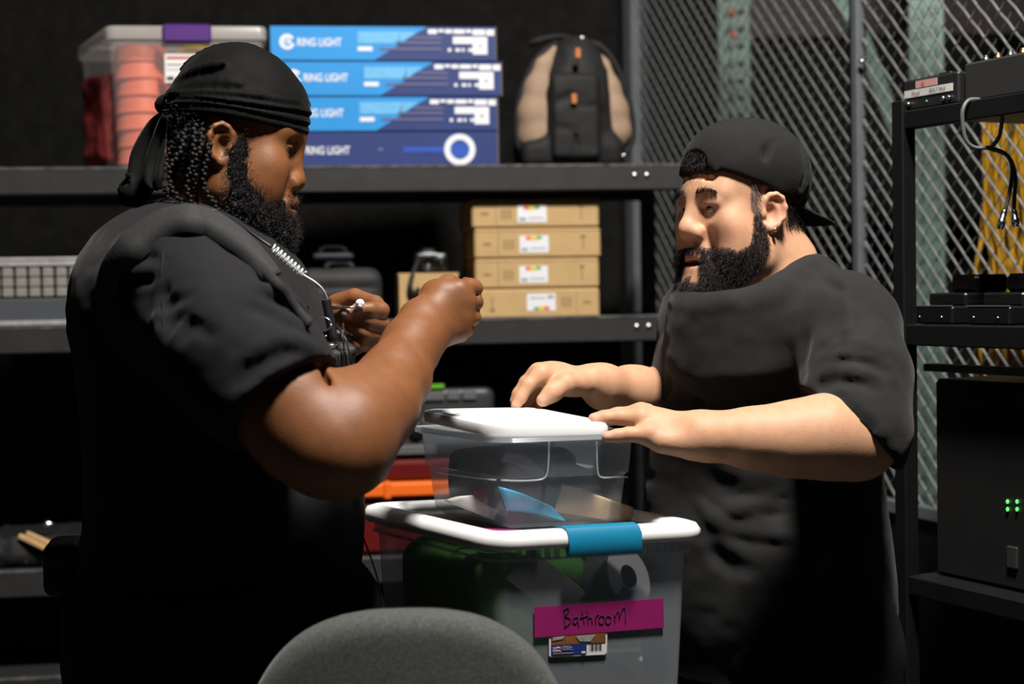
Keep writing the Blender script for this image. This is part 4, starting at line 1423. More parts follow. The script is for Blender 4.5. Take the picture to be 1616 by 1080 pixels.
    for s in (-1, 1):
        n_ = 260
        t = g.random(n_)
        yb = s * (0.014 + 0.034 * t)
        zb = 0.0235 + 0.006 * np.sin(t * 2.6) + 0.0030 * (g.random(n_) - .5) * 2 * (1 - 0.6 * t)
        # put the roots on the brow surface
        ix = np.argmin((hu[None, :, 1] - yb[:, None]) ** 2 + (hu[None, :, 2] - zb[:, None]) ** 2 + (hu[None, :, 0] < 0.05) * 1.0, axis=1)
        q = np.stack([0.25 * np.ones(n_), s * (0.6 + 0.3 * t), 0.6 - 1.1 * t], 1) + 0.15 * g.standard_normal((n_, 3))
        a, b2 = strands(to_world(hv[ix], R, c), q @ R.T, 0.0075, 0.0003, 3, seed=13)
        mk('eyebrow', a, b2, HAIR_BROWN, man, True)
    return man


build_left()
build_right()
# ------------------------------------------------------------------ setting
CONCRETE = mat('dark_concrete', (0.05, 0.05, 0.052), rough=0.7, var=0.3, vscale=4, bump=0.3, bscale=60)
BLACK_WALL = mat('black_acoustic_wall', (0.0065, 0.0063, 0.0058), rough=0.95, spec=0.15, var=0.45, vscale=26, bump=0.9, bscale=90)
FAR_WALL = mat('far_dark_wall', (0.004, 0.004, 0.004), rough=0.9, var=0.3, vscale=3)
RACK_METAL = mat('charcoal_shelf_metal', (0.026, 0.0255, 0.025), rough=0.55, spec=0.35, var=0.18, vscale=18, bump=0.15, bscale=150)
EDGE_METAL = mat('worn_lit_beam_edge', (0.11, 0.107, 0.105), rough=0.35, spec=0.6, metal=0.3, var=0.6, vscale=60)  # worn edge made paler to paint in the light it catches
GREY_METAL = mat('grey_fence_metal', (0.105, 0.112, 0.120), rough=0.5, spec=0.4, var=0.15, vscale=25)
WIRE = mat('grey_wire', (0.13, 0.134, 0.134), rough=0.45, spec=0.5, var=0.1, vscale=30)
BLACK_METAL = mat('black_rack_metal', (0.005, 0.005, 0.0053), rough=0.5, spec=0.3, var=0.2, vscale=20)
BOLT = mat('bolt_steel', (0.6, 0.6, 0.6), rough=0.3, metal=1.0)
GREEN_PAINT = mat('pale_green_rack_paint', (0.150, 0.235, 0.190), rough=0.55, var=0.35, vscale=14, bump=0.2, bscale=120)
RED_PAINT = mat('dark_red_beam_paint', (0.012, 0.002, 0.002), rough=0.6, var=0.2, vscale=14)


def slab(name, lo, hi, m, parent=None, bev=0.0, **k):
    lo = np.array(lo, float); hi = np.array(hi, float)
    return MB().box((lo + hi) / 2, (hi - lo) / 2, None, bev).build(name, m, parent, **k)


slab('floor', (-3.5, -0.8, -0.1), (4.0, 7.2, 0.0), CONCRETE, kind='structure')
slab('wall_back', (-3.5, 4.36, 0.0), (0.30, 4.48, 3.9), BLACK_WALL, kind='structure')
slab('wall_far', (-3.5, 7.0, 0.0), (4.0, 7.2, 3.9), FAR_WALL, kind='structure')
slab('wall_right', (3.8, -0.8, 0.0), (4.0, 7.2, 3.9), FAR_WALL, kind='structure')
slab('wall_left', (-3.5, -0.8, 0.0), (-3.3, 4.48, 3.9), FAR_WALL, kind='structure')

# shelving along the back wall
SY = 3.50
_before = set(bpy.data.objects)
sh = root('storage_shelf', (-0.6, 3.7, 0), 'long charcoal steel storage shelf along the black back wall', 'shelf')
Z_TOP, Z_MID, Z_LOW, Z_BOT = PS(500, 265, SY)[2], PS(600, 508, SY)[2], PS(60, 902, SY)[2], PS(80, 1070, SY)[2]
XR = PS(1096, 500, SY)[0]
for z in (Z_TOP, Z_MID, Z_LOW, Z_BOT):
    slab('shelf_board', (-1.62, SY + 0.012, z - 0.018), (XR, SY + 0.40, z), RACK_METAL, sh)
    bm = slab('front_beam', (-1.62, SY - 0.008, z - 0.055), (XR, SY + 0.012, z + 0.003), RACK_METAL, sh, bev=0.004)
    slab('beam_edge', (-1.62, SY - 0.0095, z - 0.003), (XR, SY + 0.004, z + 0.0045), EDGE_METAL, bm, bev=0.002)
    slab('rear_beam', (-1.62, SY + 0.40, z - 0.055), (XR, SY + 0.415, z + 0.003), RACK_METAL, sh, bev=0.003)
    for x in (1003, 1022):
        q = PS(x, 460, SY); q[1] = SY - 0.009; q[2] = z - 0.022
        MB().sphere(q, (.007, .003, .007), 10).build('bolt', BOLT, bm, True)
for x in (-1.6, XR - 0.018):
    for y in (SY + 0.016, SY + 0.38):
        slab('shelf_upright', (x - 0.018, y, 0.0), (x + 0.018, y + 0.02, Z_TOP - 0.02), RACK_METAL, sh, bev=0.003)

turn_all([o for o in bpy.data.objects if o not in _before and o.parent is None])

# woven wire partition
FX, FY = 0.356, 4.30
fe = np.array([0.36, -0.933, 0]); fe /= np.linalg.norm(fe)
fnrm = np.array([-fe[1], fe[0], 0]); fnrm = fnrm if fnrm[1] < 0 else -fnrm
UP = np.array([0, 0, 1.0])
F0 = np.array([FX, FY, 0.0])
fc = root('wire_partition', F0, 'grey woven wire security partition with square posts right of the shelf', 'fence')
T_POST = 1.048
FTOP = 2.75
def fpost(t, half):
    MB().box(F0 + fe * t + UP * FTOP / 2, (half, half, FTOP / 2), [fe, fnrm, UP], 0.004).build('post', GREY_METAL, fc)
fpost(-0.02, 0.026)
fpost(T_POST, 0.0125)
MB().box(F0 + fe * (T_POST - 0.020) + UP * FTOP / 2, (.007, .006, FTOP / 2), [fe, fnrm, UP], .001).build('frame_edge', BLACK_METAL, fc)
fpost(2.18, 0.02)
MB().sphere(F0 + fe * (T_POST + 0.01) + UP * P(1367, 98, 3.3)[2] - np.array([0.004, .022, 0]), (.008, .008, .005), 10).build('bolt', BOLT, fc, True)
for a, b in ((0.0, T_POST - 0.012), (T_POST + 0.012, 2.18)):
    MB().box(F0 + fe * (a + b) / 2 + UP * 0.54, ((b - a) / 2 - 0.014, 0.003, 0.50), [fe, fnrm, UP]).build('shade_panel', BLACK_METAL, fc)  # added black sheet, keeps the area below the mesh as dark as shade
    for z in (0.04, 1.05, 1.445, FTOP - 0.02):
        MB().box(F0 + fe * (a + b) / 2 + UP * z, ((b - a) / 2 - 0.016, 0.013, 0.014), [fe, fnrm, UP], 0.003).build('rail', GREY_METAL, fc)
    # crimped wires of both directions
    pitch = 0.042
    v = []; fcs = []
    n = 4
    w_ = b - a
    zb0 = 1.05
    for sgn, rad in ((1, 0.0030), (-1, 0.0013)):
        k0 = int(math.floor(-(FTOP - zb0) / pitch)) - 1
        k1 = int((w_ + FTOP - zb0) / pitch) + 2
        for k in range(k0, k1):
            s0 = k * pitch
            pts = []
            m = int((FTOP - zb0) / pitch * 4) + 1
            for i in range(m):
                z = zb0 + (FTOP - zb0) * i / (m - 1)
                # the strands that show run down towards the near end
                s = s0 - sgn * (z - zb0)
                if 0.0 <= s <= w_:
                    o = 0.0017 * math.sin(i * math.pi / 2 + k * math.pi) 
                    pts.append(F0 + fe * (a + s + o * 1.3) + UP * (z + o * sgn) + fnrm * o * 1.6)
            if len(pts) < 3:
                continue
            b0 = len(v)
            t = pts[-1] - pts[0]; t /= np.linalg.norm(t)
            u = fnrm; wv = np.cross(t, u)
            for p in pts:
                for j in range(n):
                    an = 2 * math.pi * j / n
                    v.append(p + rad * (math.cos(an) * u + math.sin(an) * wv))
            for i in range(len(pts) - 1):
                for j in range(n):
                    fcs.append((b0 + i * n + j, b0 + i * n + (j + 1) % n, b0 + i * n + n + (j + 1) % n, b0 + i * n + n + j))
    mk('wire_mesh', v, np.array(fcs), WIRE, fc, True, kind='stuff')

# pallet rack seen through the partition
pr = root('pallet_rack', P(1465, 460, 4.05) * [1, 1, 0], 'pale green perforated pallet rack uprights behind the wire partition', 'rack')
def upright(px, D, half, name='rack_upright'):
    c = P(px, 460, D); c[2] = 0
    mb = MB()
    e = np.array([0.97, -0.24, 0]); nr = np.array([-0.24, -0.97, 0])
    H = 2.9
    for sx, hw in ((-0.83, 0.17), (0, 0.17), (0.83, 0.17)):
        mb.box(c + e * half * sx + UP * H / 2, (half * hw, 0.0015, H / 2), [e, nr, UP])
    z = 0.03
    while z < H:
        for sx in (-0.42, 0.42):
            mb.box(c + e * half * sx + UP * (z + (0.006 if sx > 0 else 0)), (half * 0.26, 0.0015, 0.0125), [e, nr, UP])
        z += 0.052
    for sx in (-1, 1):
        mb.box(c + e * half * sx - nr * 0.032 + UP * H / 2, (0.0015, 0.032, H / 2), [e, nr, UP])
    mb.box(c - nr * 0.066 + UP * H / 2, (half * 0.98, 0.002, H / 2), [e, nr, UP])
    return mb.build(name, GREEN_PAINT, pr)
upright(1465, 4.05, 0.041)
upright(1163, 4.9, 0.046)
upright(1600, 5.4, 0.045)
for a, b in (((1362, 70, 4.2), (1425, 235, 4.0)), ((1300, -60, 4.6), (1362, 70, 4.2))):
    a = P(*a); b = P(*b); t = b - a; L = np.linalg.norm(t); t /= L
    s1 = np.cross(t, [0, 1, 0]); s1 /= np.linalg.norm(s1); s2 = np.cross(t, s1)
    MB().box((a + b) / 2, (L / 2, 0.022, 0.012), [t, s1, s2], 0.003).build('brace', GREEN_PAINT, pr)
q0 = P(1180, 25, 5.2); q1 = P(1360, 25, 5.2)
slab('cross_beam', (q0[0], 5.18, P(1200, 62, 5.2)[2]), (q1[0] + 0.9, 5.24, P(1200, -10, 5.2)[2]), RED_PAINT, pr, bev=0.004)
for y in (20, 55):
    q = P(1156, y, 4.9); MB().box(q - [0, 0.012, 0], (.008, .002, .008)).build('safety_clip', mat('orange_clip', (0.5, 0.08, 0.02), rough=0.5), pr)

# yellow cords hung beyond the partition
yc = root('hanging_cords', P(1582, 222, 3.0), 'bundle of yellow cords hanging behind the wire partition beside the equipment rack', 'cords')
YEL = mat('yellow_cord', (0.62, 0.33, 0.015), rough=0.45, var=0.2, vscale=30)
g_ = np.random.default_rng(21)
def fence_depth(px):
    k = (px - CX) / F_PX
    return FY + fe[1] * (k * FY - FX) / (fe[0] - k * fe[1])
for i in range(26):
    x0 = 1548 + 100 * (i + 0.5) / 26 + g_.normal() * 3
    d = fence_depth(x0) + 0.055 + 0.025 * abs(g_.normal())
    pts = [P(x0 + g_.normal() * 2, 150, d), P(x0 + g_.normal() * 6, 260, d), P(x0 + g_.normal() * 7, 350, d + .01), P(x0 + g_.normal() * 8, 450, d), P(x0 + 4 * g_.normal(), 620, d)]
    MB().tube(spline(pts, 4), 0.0050, 6).build('cord_strand', YEL, yc, True)
for x in (1545, 1600, 1655):
    MB().tube([P(x, 158, fence_depth(x) + .06), P(x, 154, fence_depth(x) + .008)], .004, 6).build('hook', BLACK_METAL, yc, True)
MB().tube([P(1538, 158, fence_depth(1538) + .06), P(1664, 158, fence_depth(1664) + .06)], 0.007, 8).build('hanger_bar', BLACK_METAL, yc, True)
# ------------------------------------------------------------------ the two clear boxes and what is in them
WHITE_PL = mat('white_plastic', (0.80, 0.80, 0.78), rough=0.38, spec=0.5, var=0.03, vscale=20)
CLEAR_S = clear_plastic('small_box_plastic', (0.93, 0.95, 0.97), 0.25, 0.18, (0.60, 0.66, 0.72))
CLEAR = clear_plastic('clear_box_plastic', (0.92, 0.94, 0.96), 0.38, 0.18, (0.60, 0.66, 0.72))
CLEAR_EDGE = clear_plastic('clear_box_edge', (0.9, 0.92, 0.94), 0.42, 0.2, (0.78, 0.80, 0.82))
SMOKY = clear_plastic('smoky_lid_panel', (0.55, 0.55, 0.56), 0.05, 0.12, (0.3, 0.3, 0.31))
BLUE_PL = mat('blue_latch_plastic', (0.008, 0.19, 0.34), rough=0.35)
PINK = mat('magenta_tape', (0.29, 0.005, 0.125), rough=0.6, var=0.06, vscale=50)
INK = mat('black_marker', (0.012, 0.006, 0.012), rough=0.7)
PAPER = mat('white_sticker', (0.78, 0.77, 0.75), rough=0.5)
NAVY = mat('navy_print', (0.012, 0.03, 0.20), rough=0.5)
WOODPRINT = mat('brown_wood_print', (0.23, 0.085, 0.025), rough=0.5, var=0.35, vscale=60)
GREYPRINT = mat('grey_print', (0.30, 0.31, 0.31), rough=0.5, var=0.3, vscale=120)
REDPRINT = mat('red_print', (0.45, 0.02, 0.03), rough=0.5)


def unit(v):
    v = np.array(v, float)
    return v / np.linalg.norm(v)


def px_on_plane(px, py, p0, n):
    o = np.array([0, 0, CAM_Z]); d = P(px, py, 2.0) - o
    return o + d * (np.dot(p0 - o, n) / np.dot(d, n))


def decal(poly, p0, n, m, name, parent, lift=0.0006, th=0.0005, **k):
    """thin flat piece (print, sticker) on the plane p0,n with its corners seen at the given pixels"""
    n = unit(n)
    pts = [px_on_plane(x, y, p0, n) + n * lift for x, y in poly]
    ux = unit(np.cross(UP, n)); uy = np.cross(n, ux)
    o = pts[0]
    p2 = [(np.dot(q - o, ux), np.dot(q - o, uy)) for q in pts]
    return MB().prism(p2, o, ux, uy, n, th).build(name, m, parent, **k)


def rect(x0, y0, x1, y1):
    return [(x0, y0), (x1, y0), (x1, y1), (x0, y1)]


dR = np.array([math.cos(math.radians(14.0)), math.sin(math.radians(14.0)), 0])
dL = np.array([-math.sin(math.radians(31.5)), math.cos(math.radians(31.5)), 0])
nF = unit(np.cross(dR, UP)); nF = nF if nF[1] < 0 else -nF        # normal of the face with the latch
nS = unit(np.cross(dL, UP)); nS = nS if nS[0] < 0 else -nS        # normal of the left face


def span(px0, px1, D0, d):
    X0 = (px0 - CX) / F_PX * D0; k = (px1 - CX) / F_PX
    return (k * D0 - X0) / (d[0] - k * d[1])


def rloop(o, w, l, r, n=5):
    """rounded parallelogram from the near corner o along dR (w) and dL (l)"""
    out = []
    cs = [(r, r, 180), (w - r, r, 270), (w - r, l - r, 0), (r, l - r, 90)]
    for a, b, s in cs:
        for i in range(n + 1):
            t = math.radians(s + 90 * i / n)
            out.append(o + dR * (a + r * math.cos(t)) + dL * (b + r * math.sin(t)))
    return out


def loft(loops, name, m, parent, caps=(False, False), smooth=30, closed=False, **k):
    n = len(loops[0]); v = [p for l in loops for p in l]; f = []
    L = len(loops)
    for i in range(L if closed else L - 1):
        i2 = (i + 1) % L
        for j in range(n):
            f.append((i * n + j, i * n + (j + 1) % n, i2 * n + (j + 1) % n, i2 * n + j))
    if caps[0]:
        f.append(tuple(range(n))[::-1])
    if caps[1]:
        f.append(tuple((L - 1) * n + j for j in range(n)))
    return mk(name, v, f, m, parent, smooth, **k)


def inset_loop(o, w, l, r, g, z):
    return rloop(o + dR * g + dL * g + UP * z, w - 2 * g, l - 2 * g, max(r - g, 0.004))


# ---- large container
DN = 1.95
zrt = P(775, 843, DN)[2]; zrb = P(770, 872, DN)[2]
N = P(770, 872, DN); N[2] = 0
W = span(770, 1124, DN, dR); L = span(770, 562, DN, dL)
Z_BASE = zrb - 0.315
ZLID = zrt - 0.010
cen = N + dR * W / 2 + dL * L / 2
big = root('storage_container', cen + UP * Z_BASE, 'large clear storage container with white rim, blue latch and magenta Bathroom tape', 'container')
g0 = 0.016
def bigwall(z, extra=0.0):
    t = (zrb - z) / 0.315
    return inset_loop(N, W, L, 0.035, g0 + 0.018 * t + extra, z)
zs = [zrb + 0.006, zrb - 0.012, zrb - 0.0122, zrb - 0.16, Z_BASE + 0.012, Z_BASE]
outer = [bigwall(zrb + 0.006, -0.004), bigwall(zrb - 0.014, -0.004), bigwall(zrb - 0.016), bigwall(zrb - 0.17), bigwall(Z_BASE + 0.012), bigwall(Z_BASE, 0.008)]
loft(outer, 'container_body', CLEAR, big, (True, False))
# ledge with ribs under the rim
loft([bigwall(zrb - 0.013, -0.0075), bigwall(zrb - 0.0155, -0.0075), bigwall(zrb - 0.0155, -0.001), bigwall(zrb - 0.013, -0.001)], 'ledge', CLEAR_EDGE, big, closed=True)
for x in list(range(826, 900, 15)) + list(range(1018, 1095, 13)):
    s = span(770, x, DN, dR)
    MB().box(N + dR * s + dL * (g0 - 0.006) + UP * (zrb - 0.004), (.0032, .0025, .010), [dR, nF, UP]).build('rib', CLEAR_EDGE, big)
# vertical corner highlights (thicker plastic at the corners)
# lid rim: rounded profile swept round the edge
prof = [(0.0, zrb), (-0.0035, zrb + 0.004), (-0.0035, zrt - 0.010), (0.001, zrt - 0.003), (0.010, zrt), (0.024, zrt - 0.001), (0.031, zrt - 0.005), (0.034, ZLID), (0.034, ZLID - 0.004), (0.012, zrb)]
loft([inset_loop(N, W, L, 0.04, g, z) for g, z in prof], 'lid_rim', WHITE_PL, big, closed=True, smooth=50)
lp = inset_loop(N, W, L, 0.04, 0.032, ZLID - 0.003)
loft([lp, inset_loop(N, W, L, 0.04, 0.032, ZLID)], 'lid_panel', SMOKY, big, (True, True))
# latch
s0, s1 = span(770, 895, DN, dR), span(770, 1010, DN, dR)
ln = []
for s in np.linspace(s0, s1, 7):
    ln.append([N + dR * s + dL * g + UP * z for g, z in ((0.030, zrt + 0.001), (0.012, zrt + 0.0035), (0.0, zrt + 0.001), (-0.0060, zrt - 0.008), (-0.0068, zrb - 0.003), (-0.004, zrb - 0.011), (0.001, zrb - 0.012), (0.002, zrb - 0.004), (0.002, zrt - 0.008), (0.012, zrt - 0.001))])
loft([[r[j] for r in [l]][0] if False else l for l in ln], 'latch', BLUE_PL, big, (True, True), smooth=40, label='blue latch') if False else None
v = [p for l in ln for p in l]; f = []; n = 10
for i in range(len(ln) - 1):
    for j in range(n):
        f.append((i * n + j, i * n + (j + 1) % n, (i + 1) * n + (j + 1) % n, (i + 1) * n + j))
f.append(tuple(range(n))[::-1]); f.append(tuple((len(ln) - 1) * n + j for j in range(n)))
mk('latch', v, f, BLUE_PL, big, 40, label='blue latch')
# tape and sticker on the front wall
wl = bigwall(zrb - 0.06); wl2 = bigwall(zrb - 0.17)
tilt = unit(np.cross(dR, unit((wl2[8] - wl[8]))))
tilt = tilt if tilt[1] < 0 else -tilt
pf = N + dR * W / 2 + dL * (g0 + 0.018 * 0.06 / 0.315) + UP * (zrb - 0.06)
tape = decal([(842, 958), (1046, 944), (1047, 990), (843, 1006)], pf, tilt, PINK, 'tape_label', big, lift=0.0022, th=0.0004, label='magenta tape reading Bathroom')
def hand(strokes, o, s, p0, n, m, name, parent, r=0.00055, lift=0.003):
    mb = MB()
    for st in strokes:
        pts = [px_on_plane(o[0] + x / s, o[1] + y / s, p0, n) + n * lift for x, y in st]
        mb.tube(spline(pts, 4) if len(pts) > 2 else pts, r, 5)
    return mb.build(name, m, parent, True)
hand([[(450, 195), (452, 300), (456, 385)], [(440, 212), (478, 188), (497, 215), (460, 268), (502, 290), (512, 330), (480, 362), (450, 386)],
      [(582, 275), (548, 290), (538, 332), (566, 345), (588, 300), (582, 275), (596, 382)],
      [(628, 205), (640, 280), (652, 352)], [(608, 292), (690, 262)], [(684, 200), (688, 280), (692, 352)], [(690, 305), (718, 280), (736, 346)],
      [(764, 262), (770, 352)], [(768, 292), (782, 262), (804, 250)], [(832, 258), (802, 290), (806, 338), (840, 345), (858, 292), (832, 258)],
      [(894, 264), (870, 300), (880, 344), (914, 340), (926, 290), (894, 264)],
      [(955, 240), (965, 335)], [(964, 285), (998, 218), (1010, 302)], [(1008, 285), (1048, 190), (1068, 208), (1072, 346)]],
     (820, 930), 6.464, pf, tilt, INK, 'handwriting', tape)
def q4(x0, y0, x1, y1, sl=-0.055):
    return [(x0, y0), (x1, y0 + sl * (x1 - x0)), (x1, y1 + sl * (x1 - x0)), (x0, y1)]
stk = decal([(866, 1000), (958, 993), (957, 1030), (953, 1033), (870, 1037), (866, 1035)], pf, tilt, PAPER, 'sticker', big, lift=0.0012)
decal(q4(869, 1000, 955, 1018), pf, tilt, WOODPRINT, 'picture', stk, lift=0.0018, label='picture of a clear box on wood')
decal([(908, 1004), (938, 1002), (931, 1012), (914, 1012)], pf, tilt, GREYPRINT, 'box_print', stk, lift=0.0024)
decal([(872, 1006), (890, 1004), (887, 1008), (871, 1011)], pf, tilt, GREYPRINT, 'box_print', stk, lift=0.0024)
decal(q4(869, 1019, 925, 1034), pf, tilt, NAVY, 'blue_field', stk, lift=0.0018)
# flag emblem: rippled stripes with a starred corner
for i in range(4):
    y = 1021.5 + i * 2.4
    decal([(877, y), (880, y - 1.0), (884, y + 0.2), (884.5, y + 1.4), (880, y + 0.4), (877, y + 1.2)], pf, tilt, REDPRINT if i % 2 else PAPER, 'flag_stripe', stk, lift=0.0024)
for i in range(3):
    for j in range(3):
        x, y = 871.5 + j * 1.9, 1021.8 + i * 2.6
        decal(rect(x, y, x + 1.1, y + 1.1), pf, tilt, PAPER, 'flag_star', stk, lift=0.0024)
for i, (x1) in enumerate((898, 902, 899, 903)):
    decal(q4(886, 1019.8 + i * 1.8, x1, 1020.5 + i * 1.8), pf, tilt, GREYPRINT, 'print_line', stk, lift=0.0024)
decal(q4(872, 1031.2, 904, 1032.0), pf, tilt, GREYPRINT, 'print_line', stk, lift=0.0024)
decal(q4(917, 1028, 923, 1030.5), pf, tilt, PAPER, 'print_patch', stk, lift=0.0024)
for i, x in enumerate((930, 932.5, 934, 936.5, 938.5, 940.5, 943, 945, 947)):
    decal(q4(x, 1016.0 - 0.055 * (x - 925), x + (1.4 if i % 3 else 0.8), 1026.5 - 0.055 * (x - 925)), pf, tilt, INK, 'barcode_bar', stk, lift=0.0018)
decal(q4(930, 1014.0, 951, 1014.8), pf, tilt, GREYPRINT, 'print_line', stk, lift=0.0018)

# contents of the large container
GREEN_CL = mat('green_cloth', (0.09, 0.28, 0.045), rough=0.9, var=0.3, vscale=20, bump=0.3, bscale=200)
TEAL_CL = mat('dark_green_sheet', (0.04, 0.24, 0.11), rough=0.8, var=0.3, vscale=20)
GREY_CARD = mat('grey_card', (0.20, 0.19, 0.18), rough=0.8, var=0.15, vscale=40)
DARK_CL = mat('dark_bundle', (0.03, 0.032, 0.036), rough=0.9, var=0.3, vscale=20)
def inner(a, b, z):
    return N + dR * (W * a) + dL * (L * b) + UP * z
def lump(name, c, half, m, label, cat, rad=0.02, tilt_=(0, 0), seed=0, amp=0.004, h=0.006):
    e = np.array(half, float) + 0.02
    K = Clay(-e, e, h)
    K.box((0, 0, 0), half, rad=rad, k=0.004)
    v, f = K.mesh(2)
    v = c + v @ np.stack([dR, dL, UP])
    n = normals(v, f)
    v = v + n * (amp * vnoise(v * 28, seed) + amp * 0.4 * vnoise(v * 80, seed + 1))[:, None]
    o = mk(name, v, f, m, None, True)
    tag(o, label, cat)
    return o
lump('green_cloth', inner(0.36, 0.52, Z_BASE + 0.225), (.078, .120, .072), GREEN_CL, 'bright green folded cloth inside the left half of the large container', 'cloth', 0.03, seed=3)
lump('green_sheet', inner(0.80, 0.62, Z_BASE + 0.235), (.035, .07, .062), TEAL_CL, 'dark green folded sheet behind the tape roll in the large container', 'cloth', 0.02, seed=5)
lump('dark_bundle', inner(0.50, 0.50, Z_BASE + 0.080), (.108, .118, .062), DARK_CL, 'dark fabric bundle at the bottom of the large container', 'bundle', 0.03, seed=7)
tr = root('tape_roll', px_on_plane(975, 915, pf - nF * 0.03, nF), 'roll of tape with a white and blue core label inside the large container', 'tape')
c_ = px_on_plane(972, 918, pf - nF * 0.055, nF)
ta = unit(nF * 0.72 + UP * 0.35 + dR * 0.5); tb = unit(np.cross(ta, [0, 0, 1])); tc_ = np.cross(ta, tb)
MB().lathe(c_, [(.022, -.022), (.044, -.022), (.045, -.020), (.045, .020), (.044, .022), (.022, .022)], 32, [tb, tc_, ta], closed=True).build('tape_winding', mat('grey_tape', (0.10, 0.105, 0.11), rough=0.4), tr, 40)
MB().lathe(c_ + ta * 0.0222, [(.016, 0), (.041, 0), (.041, .0008), (.016, .0008)], 32, [tb, tc_, ta], closed=True).build('core_label', PAPER, tr, 40)
mb = MB()
for i in range(10):
    a0, a1 = 0.5 + i * 0.13, 0.5 + (i + 1) * 0.13
    q = [c_ + ta * 0.0234 + r * (math.cos(a) * tb + math.sin(a) * tc_) for r, a in ((.018, a0), (.040, a0), (.040, a1), (.018, a1))]
    mb.add(q, [(0, 1, 2, 3)])
mb.build('blue_print', mat('blue_print', (0.03, 0.16, 0.36), rough=0.5), tr)
tag(MB().box(px_on_plane(862, 925, pf - nF * 0.045, nF), (.048, .0015, .026), [unit(dR * 0.75 - UP * 0.65), nF, unit(dR * 0.65 + UP * 0.75)], 0.001).build('card_flap', GREY_CARD), 'grey cardboard flap leaning left of the tape roll in the large container', 'cardboard')

# ---- small box standing on the lid
DS = 2.02
NS = P(784, 693, DS); ZR = NS[2]; NS[2] = 0
WS = span(784, 1025, DS, dR); LS = span(784, 642, DS, dL)
ZB = ZLID + 0.0005
HS = ZR - ZB
small = root('plastic_box', NS + dR * WS / 2 + dL * LS / 2 + UP * ZB, 'small clear plastic box standing on the lid of the large container', 'box')
def sw(z, e=0.0):
    t = (ZR - z) / HS
    return inset_loop(NS, WS, LS, 0.028, 0.006 + 0.012 * t + e, z)
zm = ZB + HS * 0.57
loft([sw(ZR, -0.001), sw(ZR - 0.008, -0.001), sw(ZR - 0.0082, 0.003), sw(zm, 0.003), sw(zm - 0.003, 0.007), sw(ZB + 0.008, 0.008), sw(ZB, 0.016)], 'box_body', CLEAR_S, small, (False, False))
loft([sw(ZB, 0.017), sw(ZB + 0.001, 0.017)], 'box_floor', CLEAR_S, small, (True, True))
loft([sw(ZR + 0.0012, -0.006), sw(ZR - 0.006, -0.006), sw(ZR - 0.006, -0.003), sw(ZR - 0.001, 0.002), sw(ZR + 0.0012, 0.002)], 'box_rim', CLEAR_EDGE, small, closed=True)
# raised ridges that frame the stepped panels
pfs = NS + dL * 0.008 + UP * (ZR - 0.03)
def ridge(pp, p0, n, r=0.0012):
    MB().tube(spline([px_on_plane(x, y, p0, n) + n * 0.0015 for x, y in pp], 3), r, 6).build('ridge', CLEAR_EDGE, small, True)
ridge([(866, 697), (865, 730), (862, 750), (852, 757), (820, 759), (790, 758)], pfs, nF)
ridge([(941, 697), (942, 735), (945, 751), (955, 754), (970, 753), (990, 753)], pfs, nF)
pss = NS + dR * 0.008 + UP * (ZR - 0.03)
ridge([(784, 758), (740, 753), (700, 747), (684, 744)], pss, nS)
# contents of the small box
def sin_(a, b, z):
    return NS + dR * (WS * a) + dL * (LS * b) + UP * z
BLUE_BAG = mat('light_blue_film', (0.08, 0.58, 0.92), rough=0.3, var=0.2, vscale=50)
CARD = mat('brown_cardboard', (0.62, 0.43, 0.27), rough=0.8, var=0.08, vscale=60)
def sheet(pp, off, m, name, label, cat, wave=0.004, n=8, th=0.0016):
    """slightly wavy sheet whose corners are seen at four pixels on a plane off metres inside the front wall"""
    p0 = pfs - nF * off
    q = [px_on_plane(x, y, p0, nF) for x, y in pp]
    v = []; f = []
    for i in range(n + 1):
        for j in range(n + 1):
            a, b = i / n, j / n
            p = q[0] * (1 - a) * (1 - b) + q[1] * a * (1 - b) + q[2] * a * b + q[3] * (1 - a) * b
            v.append(p + nF * wave * math.sin(3.1 * a + 1.7 * b) * math.cos(2.2 * b) + UP * wave * 0.5 * math.sin(4 * a))
    for i in range(n):
        for j in range(n):
            f.append((i * (n + 1) + j, (i + 1) * (n + 1) + j, (i + 1) * (n + 1) + j + 1, i * (n + 1) + j + 1))
    o = mk(name, v, f, m, None, True)
    md = o.modifiers.new('thick', 'SOLIDIFY'); md.thickness = th
    tag(o, label, cat)
    return o
sheet([(786, 768), (872, 798), (892, 822), (800, 806)], 0.030, BLUE_BAG, 'blue_packet', 'light blue plastic packet lying in the small box', 'packet')
sheet([(888, 764), (998, 800), (1000, 832), (872, 812)], 0.045, CARD, 'cardboard_piece', 'tan cardboard piece leaning in the right of the small box', 'cardboard', wave=0.001, th=0.003)
sheet([(702, 790), (745, 780), (785, 805), (780, 822)], 0.060, mat('grey_white_cloth', (0.42, 0.41, 0.39), rough=0.9), 'pale_cloth', 'pale grey cloth strip in the left of the small box', 'cloth')
DARK_BAG = mat('dark_pouch_film', (0.035, 0.04, 0.05), rough=0.28, spec=0.6, var=0.3, vscale=40)
for i, (pp, off, lab) in enumerate((([(795, 702), (862, 745), (868, 765), (790, 728)], 0.035, 'dark glossy pouch lying diagonally at the upper left of the small box'),
                                    ([(868, 720), (985, 770), (1000, 800), (870, 762)], 0.06, 'dark curved pouch at the upper right of the small box'))):
    sheet(pp, off, DARK_BAG, 'dark_pouch', lab, 'pouch', wave=0.008, n=10)
lump('dark_cloth', sin_(0.48, 0.60, ZB + 0.050), (.065, .062, .043), DARK_CL, 'dark cloth filling the back of the small box', 'cloth', 0.02, seed=11, h=0.004)
tag(MB().box(px_on_plane(763, 780, pfs - nF * 0.09, nF), (.012, .004, .006), [dR, nF, UP], .001).build('red_tag', REDPRINT), 'small red tag among the dark cloth in the small box', 'tag')
